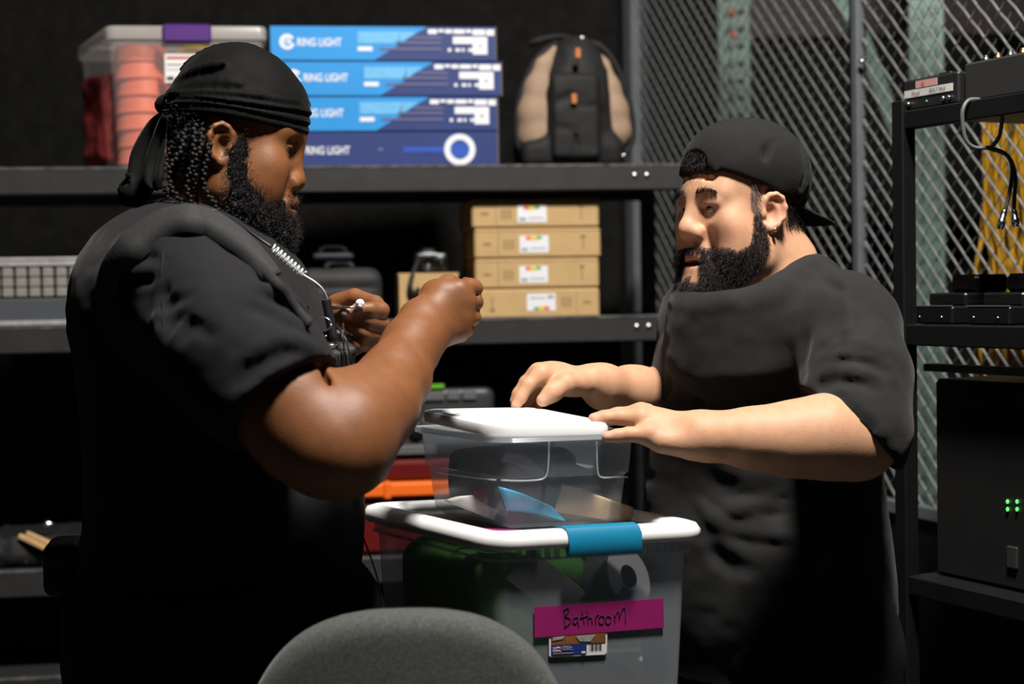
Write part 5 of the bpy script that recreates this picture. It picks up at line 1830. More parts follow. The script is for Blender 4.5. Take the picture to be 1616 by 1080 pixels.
# pink tape and sticker on the lid of the large container, under the small box
sl = N + UP * (ZLID + 0.0002)
def flat(pp, m, name, label, cat):
    q = [px_on_plane(x, y, sl, UP) for x, y in pp]
    o = MB().prism([(p[0], p[1]) for p in q], np.array([0, 0, sl[2]]), np.array([1.0, 0, 0]), np.array([0, 1.0, 0]), UP, 0.0003).build(name, m)
    return o
st2 = flat([(757, 834), (850, 838), (858, 842), (775, 846)], PINK, 'lid_tape', '', '')
adopt(st2, big); st2['label'] = 'magenta tape strip on the smoky lid panel'
st3 = flat([(737, 836), (756, 835), (772, 840), (752, 842)], PAPER, 'lid_sticker', '', '')
adopt(st3, big); st3['label'] = 'white sticker on the smoky lid panel'

# ---- white lid lying loose on the small box
DLd = 2.03
NL = P(774, 671, DLd)
Wl = span(774, 975, DLd, dR); Ll = span(774, 657, DLd, dL)
lid = root('box_lid', NL + dR * Wl / 2 + dL * Ll / 2, 'white plastic lid lying loose on the small clear box', 'lid')
def lz(p):
    a = np.dot(p - NL, nF); 
    M2 = np.array([[dR[0], dL[0]], [dR[1], dL[1]]]); s, t = np.linalg.solve(M2, (p - NL)[:2])
    return s / Wl * -0.003 + t / Ll * 0.010
def ll(g, z):
    o = NL.copy()
    lp_ = inset_loop(np.array([NL[0], NL[1], 0]), Wl, Ll, 0.03, g, 0.0)
    return [np.array([p[0], p[1], NL[2] + z + lz(p)]) for p in lp_]
loft([ll(0.0, -0.0155), ll(-0.001, -0.006), ll(0.001, -0.0015), ll(0.006, 0.0), ll(0.016, 0.0), ll(0.020, -0.0035), ll(0.022, -0.0045)], 'lid_top', WHITE_PL, lid, (False, True), smooth=40)
loft([ll(0.0, -0.0155), ll(0.003, -0.0155), ll(0.004, -0.006), ll(0.022, -0.006)], 'lid_inside', WHITE_PL, lid, (False, True), smooth=40)
loft([ll(0.034, -0.0043), ll(0.036, -0.0025), ll(0.040, -0.0025), ll(0.042, -0.0043)], 'lid_ridge', WHITE_PL, lid, smooth=40)

# ---- cart under the containers
ct = root('utility_cart', cen * [1, 1, 0], 'black utility cart carrying the clear containers', 'cart')
MB().box(cen * [1, 1, 0] + UP * (Z_BASE - 0.0165), (.150, .165, .016), [dR, unit(np.cross(UP, dR)), UP], .006).build('cart_top', BLACK_PLASTIC, ct)
MB().box(cen * [1, 1, 0] + UP * 0.25, (.150, .165, .016), [dR, unit(np.cross(UP, dR)), UP], .006).build('cart_shelf', BLACK_PLASTIC, ct)
ee = unit(np.cross(UP, dR))
for a in (-1, 1):
    for b in (-1, 1):
        q = cen * [1, 1, 0] + dR * .135 * a + ee * .15 * b
        MB().tube([q + UP * 0.06, q + UP * (Z_BASE - 0.03)], .014, 10).build('cart_leg', BLACK_METAL, ct, True)
        MB().lathe(q + UP * 0.032, [(.008, -.012), (.030, -.012), (.032, -.008), (.032, .008), (.030, .012), (.008, .012)], 16, [UP, dR, ee]).build('caster', BLACK_PLASTIC, ct, True)

# ---- office chair in the foreground
FABRIC = mat('grey_chair_fabric', (0.072, 0.075, 0.070), rough=0.95, spec=0.15, sheen=0.2, var=0.35, vscale=260, bump=0.35, bscale=700, distort=0.6)
chr_ = root('office_chair', (-0.10, 1.72, 0), 'grey fabric office chair with rounded back in the foreground', 'chair')
cb = P(637, 966, 1.74)
def chair_clay(name, m, dy, th, g, h):
    K = Clay(cb + [-0.27, -0.10, -0.56], cb + [0.27, 0.14, 0.03], h)
    def fn(X, Y, Z):
        x = X - cb[0]; z = Z - (cb[2] - 0.24)
        bow = 0.9 * x * x + 0.12 * (z + 0.05) ** 2
        y = Y - (cb[1] + dy + bow * 0.9)
        a = (np.abs(x) / (0.192 - g)) ** 2.6 + (np.abs(z) / (0.24 - g)) ** 2.7
        rr = (np.maximum(a, 1e-6) ** (1 / 2.7) - 1) * (0.215)
        q0 = rr + 0.02; q1 = np.abs(y) - (th - 0.02)
        return np.sqrt(np.maximum(q0, 0) ** 2 + np.maximum(q1, 0) ** 2) + np.minimum(np.maximum(q0, q1), 0) - 0.02
    K.op(cb + [-0.27, -0.10, -0.56], cb + [0.27, 0.14, 0.03], fn, 0.002, 'u')
    v, f = K.mesh(2)
    mk(name, v, f, m, chr_, True)
chair_clay('backrest', FABRIC, 0.0, 0.032, 0.0, 0.006)
chair_clay('back_shell', BLACK_PLASTIC, 0.036, 0.024, 0.004, 0.007)
K = Clay(cb * [1, 1, 0] + [-0.27, -0.52, 0.44], cb * [1, 1, 0] + [0.27, 0.06, 0.60], 0.008)
K.box(cb * [1, 1, 0] + [0, -0.24, 0.52], (.23, .23, .045), rad=.035)
v, f = K.mesh(2); mk('seat', v, f, FABRIC, chr_, True)
MB().tube(spline([cb * [1, 1, 0] + [0, -0.15, 0.465], cb * [1, 1, 0] + [0, 0.07, 0.47], cb * [1, 1, 0] + [0, 0.10, 0.60], cb + [0, 0.075, -0.30]], 5), .022, 10).build('back_support', BLACK_PLASTIC, chr_, True)
MB().tube([cb * [1, 1, 0] + [0, -0.24, 0.10], cb * [1, 1, 0] + [0, -0.24, 0.48]], .026, 12).build('gas_post', BLACK_METAL, chr_, True)
for k in range(5):
    a = k * 2 * math.pi / 5 + 0.3
    e = np.array([math.cos(a), math.sin(a), 0]); q = cb * [1, 1, 0] + [0, -0.24, 0]
    MB().tube([q + UP * 0.11, q + e * 0.15 + UP * 0.095, q + e * 0.29 + UP * 0.07], [.022, .018, .014], 8).build('base_arm', BLACK_PLASTIC, chr_, True)
    MB().lathe(q + e * 0.29 + UP * 0.028, [(.006, -.012), (.026, -.012), (.028, -.008), (.028, .008), (.026, .012), (.006, .012)], 14, [UP, e, np.cross(UP, e)]).build('caster', BLACK_PLASTIC, chr_, True)
# ------------------------------------------------------------------ things on the shelves
DF = SY + 0.02
_before = set(bpy.data.objects)
LBLUE = mat('bright_blue_print', (0.018, 0.26, 0.64), rough=0.42, var=0.04, vscale=8)
NAVY_BOX = mat('navy_box_card', (0.016, 0.035, 0.155), rough=0.45, var=0.06, vscale=12)
PALEBLUE = mat('pale_blue_print', (0.13, 0.42, 0.72), rough=0.45, var=0.1, vscale=60)
VIOLET = mat('violet_grey_print', (0.10, 0.10, 0.21), rough=0.5)
WPRINT = mat('white_print', (0.75, 0.76, 0.80), rough=0.45)
CARD_EDGE = mat('box_edge_card', (0.10, 0.085, 0.08), rough=0.8)
GLOWBLUE = mat('mid_blue_print', (0.02, 0.08, 0.42), rough=0.45, var=0.25, vscale=14)


def px_box(name, x0, y0, x1, y1, D, depth, m, parent, bev=0.0015, dz=0.0):
    a = PS(x0, y1, D); b = PS(x1, y0, D)
    return MB().box([(a[0] + b[0]) / 2, D + depth / 2, (a[2] + b[2]) / 2 + dz], [(b[0] - a[0]) / 2, depth / 2, (b[2] - a[2]) / 2], None, bev).build(name, m, parent)


FN = np.array([0, -1.0, 0])
zb = Z_TOP + 0.003
H4 = (PS(600, 41, DF)[2] - zb) / 4
def ring_box(i, x0, x1, y0, y1, kind, label):
    """y0,y1: edges of the front as seen"""
    z0 = zb + (3 - i) * H4
    a = PS(x0, 200, DF)[0]; b = PS(x1, 200, DF)[0]
    r = root('light_box', ((a + b) / 2, DF + 0.15, z0), label, 'box', 'ring light cartons on the top shelf')
    MB().box([(a + b) / 2, DF + 0.17, z0 + H4 / 2], [(b - a) / 2, 0.17, H4 / 2 - 0.0006], None, 0.002).build('carton', NAVY_BOX, r)
    slab('edge', (b - 0.004, DF - 0.0006, z0 + 0.001), (b - 0.0005, DF + 0.001, z0 + H4 - 0.001), CARD_EDGE, r)
    def pl(u, v):                                         # u: px from the carton's left edge, v: 0 top .. 1 bottom
        return np.array([PS(x0 + u, 200, DF)[0], DF - 0.0004, z0 + H4 * (1 - v)])
    def poly(pts, m, name, lift=0.0, label=None):
        q = [pl(u, v) for u, v in pts]
        o = q[0]
        p2 = [((p - o)[0], (p - o)[2]) for p in q]
        return MB().prism(p2, o - np.array([0, lift, 0]), np.array([1.0, 0, 0]), UP, FN, 0.0004).build(name, m, r, label=label)
    def bar(u0, v0, u1, v1, m, name, lift=0.0008):
        return poly([(u0, v0), (u1, v0), (u1, v1), (u0, v1)], m, name, lift)
    def ring(u, v, ro, ri, m, name, a0=0.0, a1=6.2832, lift=0.0008):
        c = pl(u, v) - np.array([0, lift, 0]); mb = MB(); n = 28
        for k in range(n):
            t0, t1 = a0 + (a1 - a0) * k / n, a0 + (a1 - a0) * (k + 1) / n
            q = [c + rr * np.array([math.cos(t), 0, math.sin(t)]) for rr, t in ((ri, t0), (ro, t0), (ro, t1), (ri, t1))]
            mb.add(q + [p + FN * 0.0004 for p in q], [(3, 2, 1, 0), (4, 5, 6, 7), (1, 2, 6, 5), (0, 4, 7, 3)])
        return mb.build(name, m, r)
    if kind == 'blue':
        poly([(0.5, 0.02), (248, 0.02), (164, 0.97), (0.5, 0.97)], LBLUE, 'blue_panel')
        bar(138, 0.16, 205, 0.50, PALEBLUE, 'pale_block')
        poly([(205, 0.16), (232, 0.16), (204, 0.50), (200, 0.50)], PALEBLUE, 'pale_block', 0.0008)
        bar(138, 0.59, 161, 0.71, WPRINT, 'white_pill')
        ring(27, 0.46, 0.0168, 0.0100, WPRINT, 'logo_ring', 0.55, 6.0)
        ring(27, 0.46, 0.0085, 0.0050, WPRINT, 'logo_arc', -0.3, 4.2)
        bar(27, 0.42, 34, 0.52, WPRINT, 'logo_bar')
        for k, w in enumerate((14, 9, 11, 18, 8, 20, 12)):
            u = 249 + [0, 16, 27, 40, 60, 70, 92][k]
            bar(u, 0.09, min(u + w, 353), 0.09 + (0.13, 0.08, 0.11, 0.12, 0.10, 0.16, 0.17)[k], WPRINT, 'icon')
        bar(288, 0.30, 320, 0.50, WPRINT, 'white_label')
        bar(319, 0.30, 342, 0.80, WPRINT, 'white_label')
        bar(328, 0.52, 333, 0.60, GREYPRINT, 'label_mark', 0.0014)
        for k, u in enumerate((280, 292, 302, 312)):
            bar(u, 0.63, u + (5, 7, 4, 7)[k], 0.72, WPRINT, 'icon')
        for k, v in enumerate((0.30, 0.44, 0.62)):
            bar(224 - 26 * k, v, 270, v + 0.07, VIOLET, 'print_line')
        tu = 43
    else:
        ring(289, 0.52, 0.0345, 0.0215, WPRINT, 'ring_print')
        poly([(276, 0.30), (302, 0.30), (304, 0.74), (274, 0.74)], GLOWBLUE, 'blue_patch', 0.0002)
        bar(200, 0.44, 266, 0.60, GLOWBLUE, 'blue_patch', 0.0004)
        bar(160, 0.46, 168, 0.56, VIOLET, 'icon')
        ring(27, 0.52, 0.0168, 0.0100, WPRINT, 'logo_ring', 0.55, 6.0)
        tu = 46
    text_mesh('RING LIGHT', H4 * 0.23, pl(tu, 0.58 if kind == 'blue' else 0.64) + FN * 0.0006, np.array([1.0, 0, 0]), UP, FN, WPRINT, 'lettering', r, stretch=0.74, bold=0.02)


ring_box(0, 429, 786, 41, 99, 'blue', 'blue ring light carton on top of its stack')
ring_box(1, 438, 794, 100, 157, 'blue', 'blue ring light carton second from the top, shifted right')
ring_box(2, 430, 787, 157, 215, 'blue', 'blue ring light carton third from the top, just above the navy one')
ring_box(3, 436, 787, 215, 264, 'navy', 'navy ring light carton with white ring print at the bottom of the stack')

# clear bin with orange cups
CLEAR_BIN = clear_plastic('clear_bin_plastic', (0.95, 0.95, 0.95), 0.22, 0.3, (0.75, 0.70, 0.70))
LID_BIN = clear_plastic('cloudy_lid_plastic', (0.9, 0.9, 0.9), 0.62, 0.3, (0.62, 0.61, 0.57))
PURPLE = mat('purple_latch_plastic', (0.075, 0.02, 0.17), rough=0.4)
ORANGE = mat('coral_orange_plastic', (0.85, 0.17, 0.07), rough=0.45)
bz = zb
zt = PS(300, 41, DF)[2]
fl = np.array([PS(172, 200, DF)[0], DF, 0]); fr = np.array([PS(424, 200, DF)[0], DF, 0])
br_ = fr + [-0.02, 0.30, 0]; bl = np.array([PS(124, 200, 3.83)[0], 3.83, 0])
quad_ = [fl, fr, br_, bl]
def qloop(s, z, r=0.02, n=4):
    c = sum(quad_) / 4
    pts = [c + (q - c) * s for q in quad_]
    out = []
    for i in range(4):
        p = pts[i]; a = unit(pts[i - 1] - p); b = unit(pts[(i + 1) % 4] - p)
        for k in range(n + 1):
            t = k / n
            out.append(p + a * r * (1 - t) ** 2 + b * r * t ** 2 + UP * z)
    return out
bn = root('storage_bin', (fl + br_) / 2 + UP * bz, 'clear storage bin of orange cups with purple latch on the top shelf', 'bin')
loft([qloop(0.86, bz), qloop(0.88, bz + 0.01), qloop(0.965, zt - 0.03)], 'bin_body', CLEAR_BIN, bn, (True, False))
loft([qloop(0.97, zt - 0.032), qloop(1.0, zt - 0.028), qloop(1.005, zt - 0.008), qloop(0.985, zt), qloop(0.93, zt), qloop(0.92, zt - 0.006)], 'bin_lid', LID_BIN, bn, (False, True))
zz = zt - 0.016
slab('latch', (PS(260, 200, DF)[0], DF - 0.010, zt - 0.037), (PS(337, 200, DF)[0], DF + 0.012, zt + 0.003), PURPLE, bn, bev=0.005, label='purple latch')
lb = slab('bin_label', (PS(262, 200, DF)[0], DF + 0.004, PS(1, 130, DF)[2]), (PS(318, 200, DF)[0], DF + 0.0055, PS(1, 84, DF)[2]), PAPER, bn, label='white printed label')
for k, (x0, x1, y0, y1, m_) in enumerate(((265, 313, 88, 92, REDPRINT), (265, 290, 100, 102, VIOLET), (265, 300, 108, 109.5, GREYPRINT), (265, 276, 120, 126, INK), (280, 314, 121, 124, VIOLET))):
    slab('print_line', (PS(x0, 200, DF)[0], DF + 0.0033, PS(1, y1, DF)[2]), (PS(x1, 200, DF)[0], DF + 0.0042, PS(1, y0, DF)[2]), m_, lb)
# cups nested upside down in a column; each shows as a ring
cx_ = PS(226, 200, DF + 0.10)
cup_z = bz + 0.012
r0 = root('orange_cup', (cx_[0], DF + 0.10, cup_z), 'lowest orange cup of the column inside the clear bin', 'cup', 'orange cups in the clear bin')
MB().lathe((cx_[0], DF + 0.10, cup_z), [(.057, 0), (.0605, .002), (.0605, .006), (.058, .008), (.055, .036), (.052, .038), (.050, .036), (.053, .004)], 28, closed=True).build('cup_wall', ORANGE, r0, 40)
for k in range(1, 7):
    copy_thing(r0, (0.002 * math.sin(k * 2), 0, 0.0372 * k), ('second orange cup from the bottom in the clear bin', 'third orange cup from the bottom in the clear bin', 'middle orange cup of the seven in the clear bin',
                'third orange cup from the top in the clear bin', 'second orange cup from the top in the clear bin', 'topmost orange cup in the clear bin')[k - 1])
tag(lump('red_cloth', np.array([cx_[0] - 0.085, DF + 0.17, bz + 0.12]), (.035, .06, .10), mat('dark_red_cloth', (0.25, 0.02, 0.02), rough=0.8, var=0.2), 'x', 'cloth', 0.02, seed=21), 'dark red cloth left of the orange cups in the clear bin', 'cloth')
tag(lump('coral_cloth', np.array([PS(345, 200, DF + 0.12)[0], DF + 0.12, bz + 0.12]), (.085, .06, .11), mat('coral_cloth', (0.62, 0.12, 0.10), rough=0.8, var=0.25, vscale=14), 'x', 'cloth', 0.03, seed=22), 'coral pink cloth right of the orange cups in the clear bin', 'cloth')
tag(lump('yellow_cloth', np.array([PS(318, 200, DF + 0.09)[0], DF + 0.09, bz + 0.255]), (.045, .03, .018), mat('yellow_cloth', (0.62, 0.42, 0.02), rough=0.8, var=0.2), 'x', 'cloth', 0.012, seed=23), 'small yellow cloth lying on top inside the clear bin', 'cloth')

# backpack
BKB = mat('black_pack_cloth', (0.010, 0.010, 0.0105), rough=0.7, spec=0.3, var=0.3, vscale=25, bump=0.5, bscale=300)
TAN = mat('tan_pack_cloth', (0.30, 0.205, 0.135), rough=0.8, var=0.12, vscale=30, bump=0.3, bscale=300)
ORG = mat('orange_zip_pull', (0.45, 0.14, 0.03), rough=0.6)
DB = DF + 0.03
bk = root('backpack', np.array([PS(905, 200, DB)[0], DB + 0.08, zb]), 'black backpack with tan side panels and orange zip pulls', 'backpack')
def bkp(x, y, d=0.0):
    return PS(x, y, DB + d)
K = Clay(bkp(800, 268) + [-0.02, -0.06, -0.02], bkp(1010, 50) + [0.03, 0.22, 0.03], 0.0050)
K.chain([(bkp(905, 225, .09), .085), (bkp(905, 170, .09), .088), (bkp(908, 115, .09), .066), (bkp(908, 92, .09), .045)], k=0.05)
K.cap(bkp(868, 232, .08), bkp(945, 232, .08), .060, k=0.04)
K.cap(bkp(845, 215, .12), bkp(850, 150, .12), .045, .04, k=0.04); K.cap(bkp(968, 215, .12), bkp(962, 150, .12), .045, .04, k=0.04)
K.box(np.array([bkp(905, 240)[0], DB + .09, zb + .03]), (.115, .085, .03), rad=.02, k=0.03)
# front pocket panels and zips
K.box(bkp(907, 185, .008), (.054, .024, .095), rad=.012, k=0.008)
K.cap(bkp(907, 85, .02), bkp(910, 250, -.018), .0035, k=0.006, mode='s')
K.cap(bkp(862, 172, -.018), bkp(900, 150, -.018), .006, k=0.012, mode='s'); K.cap(bkp(862, 200, -.018), bkp(896, 202, -.018), .004, k=0.01, mode='s')
K.cap(bkp(915, 168, -.018), bkp(952, 166, -.018), .004, k=0.01, mode='s')
K.plane(np.array([0, 0, zb + 0.001]), (0, 0, -1))
v, f = K.mesh(2); n = normals(v, f); v = v + n * (0.002 * vnoise(v * 40, 31))[:, None]
mk('pack_body', v, f, BKB, bk, True)
for s, cols in ((-1, [(874, 80, .070, .012), (858, 105, .060, .022), (850, 140, .060, .034), (846, 180, .062, .044), (848, 215, .064, .046), (855, 232, .066, .040)]),
                (1, [(938, 82, .070, .010), (950, 104, .062, .018), (960, 140, .060, .028), (965, 175, .060, .038), (968, 208, .062, .040), (962, 228, .064, .034)])):
    K = Clay(bkp(800, 268) + [-0.02, -0.06, -0.02], bkp(1010, 50) + [0.03, 0.22, 0.03], 0.0050)
    K.chain([(bkp(x, y, d), r) for x, y, d, r in cols], k=0.01)
    v, f = K.mesh(2); mk('side_panel', v, f, TAN, bk, True, label='tan side panel')
MB().tube(spline([bkp(836, 70, .08), bkp(850, 64, .07), bkp(880, 58, .08), bkp(905, 62, .09)], 5), .008, 8).build('carry_handle', BKB, bk, True)
MB().tube(spline([bkp(925, 66, .08), bkp(950, 75, .07), bkp(975, 110, .07), bkp(992, 160, .07), bkp(998, 215, .07), bkp(985, 245, .06)], 5), .008, 8).build('strap', BKB, bk, True)
MB().tube(spline([bkp(880, 68, .08), bkp(850, 90, .06), bkp(828, 130, .06), bkp(816, 180, .06), bkp(818, 225, .06), bkp(830, 245, .05)], 5), .009, 8).build('strap', BKB, bk, True)
for x, y in ((912, 84), (906, 156)):
    MB().box(bkp(x, y, -.024), (.006, .003, .011), None, .002).build('zip_pull', ORG, bk, label='orange zip pull')
MB().sphere(bkp(984, 246, .02), .006, 10).build('buckle', CHROME, bk, True)
MB().sphere(bkp(918, 60, .06), (.009, .009, .006), 10).build('buckle', CHROME, bk, True)

# kraft cartons on the middle shelf
KRAFT = mat('kraft_carton', (0.50, 0.335, 0.155), rough=0.8, spec=0.2, var=0.06, vscale=30, bump=0.15, bscale=120)
KRAFT_LINE = mat('kraft_print', (0.27, 0.175, 0.08), rough=0.8)
GRN = mat('green_print', (0.10, 0.35, 0.06), rough=0.5); YLW = mat('yellow_print', (0.75, 0.55, 0.05), rough=0.5); RDP = mat('orange_red_print', (0.75, 0.12, 0.06), rough=0.5)
DK = SY + 0.03
zk = Z_MID
Hk = (PS(800, 312, DK)[2] - zk) / 4
for i, (x0, x1, lab) in enumerate(((748, 945, 'kraft carton at the bottom of its stack, its colour label upside down'), (749, 945, 'kraft carton second from the bottom of its stack'),
                                   (749, 948, 'kraft carton third from the bottom of its stack'), (746, 946, 'kraft carton on top of its stack under the upper shelf'))):
    z0 = zk + i * Hk
    a = PS(x0, 400, DK)[0]; b = PS(x1, 400, DK)[0]
    r = root('kraft_carton', ((a + b) / 2, DK + .14, z0), lab, 'carton', 'kraft cartons on the middle shelf')
    MB().box([(a + b) / 2, DK + .14, z0 + Hk / 2 - 0.0004], [(b - a) / 2, .14, Hk / 2 - 0.0008], None, 0.004).build('carton', KRAFT, r)
    w = b - a
    fl_ = (i == 0)
    def bx(u0, v0, u1, v1, m_, name, lift=0.0004, z0=z0, a=a, w=w, fl_=fl_, r=r):
        if fl_:
            u0, u1, v0, v1 = 1 - u1, 1 - u0, 1 - v1, 1 - v0
        return slab(name, (a + w * u0, DK - lift - 0.0005, z0 + Hk * v0), (a + w * u1, DK - lift + 0.0006, z0 + Hk * v1), m_, r)
    bx(0.355, 0.18, 0.585, 0.74, WPRINT, 'label')
    bx(0.405, 0.60, 0.445, 0.72, RDP, 'label_mark', 0.0008); bx(0.445, 0.58, 0.49, 0.72, YLW, 'label_mark', 0.0008); bx(0.49, 0.62, 0.53, 0.72, GRN, 'label_mark', 0.0008)
    bx(0.37, 0.24, 0.42, 0.34, GREYPRINT, 'label_mark', 0.0008); bx(0.44, 0.30, 0.56, 0.34, GREYPRINT, 'label_mark', 0.0008)
    bx(0.855, 0.26, 0.865, 0.74, KRAFT_LINE, 'arrow_print'); bx(0.84, 0.66, 0.88, 0.74, KRAFT_LINE, 'arrow_print')
    bx(0.185, 0.10, 0.190, 0.92, KRAFT_LINE, 'fold_line'); bx(0.0, 0.905, 1.0, 0.925, KRAFT_LINE, 'tape_edge')
    for k in range(3):
        bx(0.23 + 0.03 * k, 0.30, 0.245 + 0.03 * k, 0.62, KRAFT_LINE, 'print_mark')
    bx(0.07, 0.44, 0.13, 0.52, KRAFT_LINE, 'print_mark')

# open kraft box with a black camera resting on it
r = root('open_carton', PS(665, 500, DK + .04), 'short kraft box with a black camera on top, left of the carton stack', 'carton')
a = PS(629, 400, DK)[0]; b = PS(722, 400, DK)[0]; zt2 = PS(1, 441, DK)[2]
for nm, lo, hi in (('box_side', (a, DK, zk + .002), (b, DK + .004, zt2)), ('box_side', (a, DK + .16, zk + .002), (b, DK + .164, zt2)), ('box_side', (a, DK + .004, zk + .002), (a + .004, DK + .16, zt2)), ('box_side', (b - .004, DK + .004, zk + .002), (b, DK + .16, zt2)),
                   ('box_bottom', (a, DK, zk + .002), (b, DK + .16, zk + .006)), ('box_flap', (a - .002, DK + .004, zt2 - .004), (b + .002, DK + .16, zt2))):
    slab(nm, lo, hi, KRAFT, r)
cm = root('camera', PS(672, 440, DK + .06), 'black camera lying on the short kraft box', 'camera')
K = Clay(PS(640, 470, DK) + [-.02, -.03, -.02], PS(710, 400, DK) + [.02, .14, .02], .004)
K.box(np.array([PS(672, 1, DK + .06)[0], DK + .06, zt2 + .024]), (.038, .025, .023), rad=.008)
K.box(np.array([PS(668, 1, DK + .06)[0], DK + .06, zt2 + .047]), (.016, .018, .010), rad=.006, k=.01)
K.cap(np.array([PS(690, 1, DK)[0], DK + .05, zt2 + .024]), np.array([PS(690, 1, DK)[0], DK + .02, zt2 + .022]), .008, k=.008)
v, f = K.mesh(1); mk('camera_body', v, f, BLACK_PLASTIC, cm, True)
MB().lathe(np.array([PS(668, 1, DK + .03)[0], DK + .012, zt2 + .022]), [(.018, .030), (.019, .004), (.017, 0), (.013, .001), (.012, .008)], 20, [(1, 0, 0), (0, 0, 1), (0, 1, 0)]).build('lens', BLACK_PLASTIC, cm, True)
MB().tube(spline([np.array([PS(655, 1, DK + .06)[0], DK + .05, zt2 + .04]), PS(648, 445, DK - .01), PS(652, 465, DK - .012), PS(662, 455, DK - .012)], 4), .006, 8).build('strap', NYLON, cm, True)

# soft black cases
def soft_case(name, x0, y0, x1, y1, D, depth, m_, label, cat, z0, rad=.03, seed=40):
    a = PS(x0, y1, D); b = PS(x1, y0, D)
    c = np.array([(a[0] + b[0]) / 2, D + depth / 2, (z0 + b[2]) / 2]); hf = np.array([(b[0] - a[0]) / 2, depth / 2, (b[2] - z0) / 2])
    rr = root(name, c - [0, 0, hf[2]], label, cat)
    K = Clay(c - hf - .02, c + hf + .02, .006)
    K.box(c, hf, rad=min(rad, hf.min() * .9))
    for s in (-1, 1):
        K.cap(c + [-hf[0], -hf[1], hf[2] * .25 * s], c + [hf[0], -hf[1], hf[2] * .25 * s], .004, k=.008, mode='s')
    v, f = K.mesh(2); n = normals(v, f); v = v + n * (.002 * vnoise(v * 30, seed))[:, None]
    mk('case_body', v, f, m_, rr, True)
    MB().tube(spline([c + [-.03, -hf[1] * .3, hf[2]], c + [-.02, -hf[1] * .3, hf[2] + .012], c + [.02, -hf[1] * .3, hf[2] + .012], c + [.03, -hf[1] * .3, hf[2]]], 4), .006, 8).build('handle', m_, rr, True)
    return rr
GREYCASE = mat('dark_grey_case_cloth', (0.020, 0.020, 0.021), rough=0.7, var=0.2, vscale=20, bump=0.3)
soft_case('equipment_bag', 470, 422, 604, 500, DK, .2, GREYCASE, 'dark grey soft equipment bag behind the hands with the earpiece', 'bag', zk + .004)
soft_case('navy_case', 492, 398, 560, 421, DK + .05, .13, mat('navy_case_cloth', (0.010, 0.012, 0.022), rough=0.6), 'thin navy case lying on the dark grey equipment bag', 'case', PS(1, 421, DK)[2] + .004, rad=.01)

# grey case with rows of pale blocks, far left of the middle shelf
GC = mat('blue_grey_case', (0.060, 0.066, 0.074), rough=0.6, var=0.08, vscale=15)
PALE = mat('pale_grey_block', (0.23, 0.22, 0.195), rough=0.6, var=0.15, vscale=40)
SILV = mat('silver_trim', (0.50, 0.48, 0.48), rough=0.35, metal=0.3, var=0.2, vscale=60)
ec = root('equipment_case', PS(60, 508, DK - .02) * [1, 1, 0] + UP * zk, 'blue grey equipment case with a grid of pale blocks left on the middle shelf', 'case')
D_ = DK - .018
xl, xr = PS(-60, 400, D_)[0], PS(175, 400, D_)[0]
zc = lambda y: PS(1, y, D_)[2]
slab('case_base', (xl, D_, zk + .0005), (xr, D_ + .26, zc(472)), GC, ec, bev=.004)
slab('base_trim', (xl, D_ - .006, zk + .006), (xr, D_ - .0005, zk + .016), SILV, ec, bev=.001)
slab('case_core', (xl, D_ + .020, zc(471)), (xr, D_ + .25, zc(408)), mat('dark_gap', (0.018, 0.018, 0.018), rough=.8), ec)
for y0, y1 in ((407, 412), (413, 421)):
    slab('top_rail', (xl, D_ - .002, zc(y1)), (xr, D_ + .24, zc(y0)), SILV, ec, bev=.001)
bmz = None
for row in range(3):
    for col in range(11):
        x0 = -52 + col * 21.4
        a = PS(x0, 1, D_)[0]; b = PS(x0 + 17.6, 1, D_)[0]
        y0 = 423.5 + row * 15.8
        if bmz is None:
            bmz = MB().box((0, 0, 0), ((b - a) / 2, .012, (zc(y0) - zc(y0 + 15.0)) / 2), None, .0025).build('block', PALE, None)
            o = bmz; adopt(o, ec)
        else:
            o = bmz.copy(); COL.objects.link(o)
        o.location = ((a + b) / 2, D_ + .012, (zc(y0) + zc(y0 + 15.0)) / 2)

# lower shelf: red case with an orange bar, grey machine on it, tool bag
REDC = mat('dark_red_case', (0.12, 0.004, 0.004), rough=0.4)
ORB = mat('orange_bar', (0.95, 0.16, 0.012), rough=0.45)
GRM = mat('dark_grey_machine', (0.035, 0.037, 0.040), rough=0.45, var=0.1)
LGM = mat('mid_grey_panel', (0.11, 0.112, 0.115), rough=0.5)
GRS = mat('green_stripe', (0.12, 0.42, 0.02), rough=0.4)
DZ = SY + .03
rc_ = root('tool_case', PS(640, 900, DZ + .15) * [1, 1, 0] + UP * Z_LOW, 'dark red tool case with a bright orange front bar on the lower shelf', 'case')
zq = lambda y: PS(1, y, DZ)[2]
xa, xb = PS(520, 1, DZ)[0], PS(765, 1, DZ)[0]
slab('case_body', (xa, DZ, Z_LOW + .003), (xb, DZ + .3, zq(812)), REDC, rc_, bev=.01)
slab('case_lid', (xa - .004, DZ - .002, zq(778)), (xb + .004, DZ + .3, zq(746)), REDC, rc_, bev=.008)
slab('front_bar', (xa - .004, DZ - .014, zq(806)), (xb + .004, DZ + .25, zq(781)), ORB, rc_, bev=.006, label='orange front bar')
slab('bar_block', (PS(590, 1, DZ)[0], DZ - .018, zq(808)), (PS(602, 1, DZ)[0], DZ + .02, zq(779)), ORB, rc_, bev=.004, label='orange bar block')
gm = root('grey_machine', PS(690, 746, DZ + .12), 'dark grey machine with a green stripe standing on the red tool case', 'machine')
zg = zq(746) + .001
K = Clay(np.array([PS(590, 1, DZ)[0], DZ - .02, zg - .01]), np.array([PS(800, 1, DZ)[0], DZ + .3, zq(615)]), .006)
K.box(np.array([PS(692, 1, DZ)[0], DZ + .13, (zg + zq(690)) / 2]), (PS(778, 1, DZ)[0] - PS(692, 1, DZ)[0], .12, (zq(690) - zg) / 2), rad=.02)
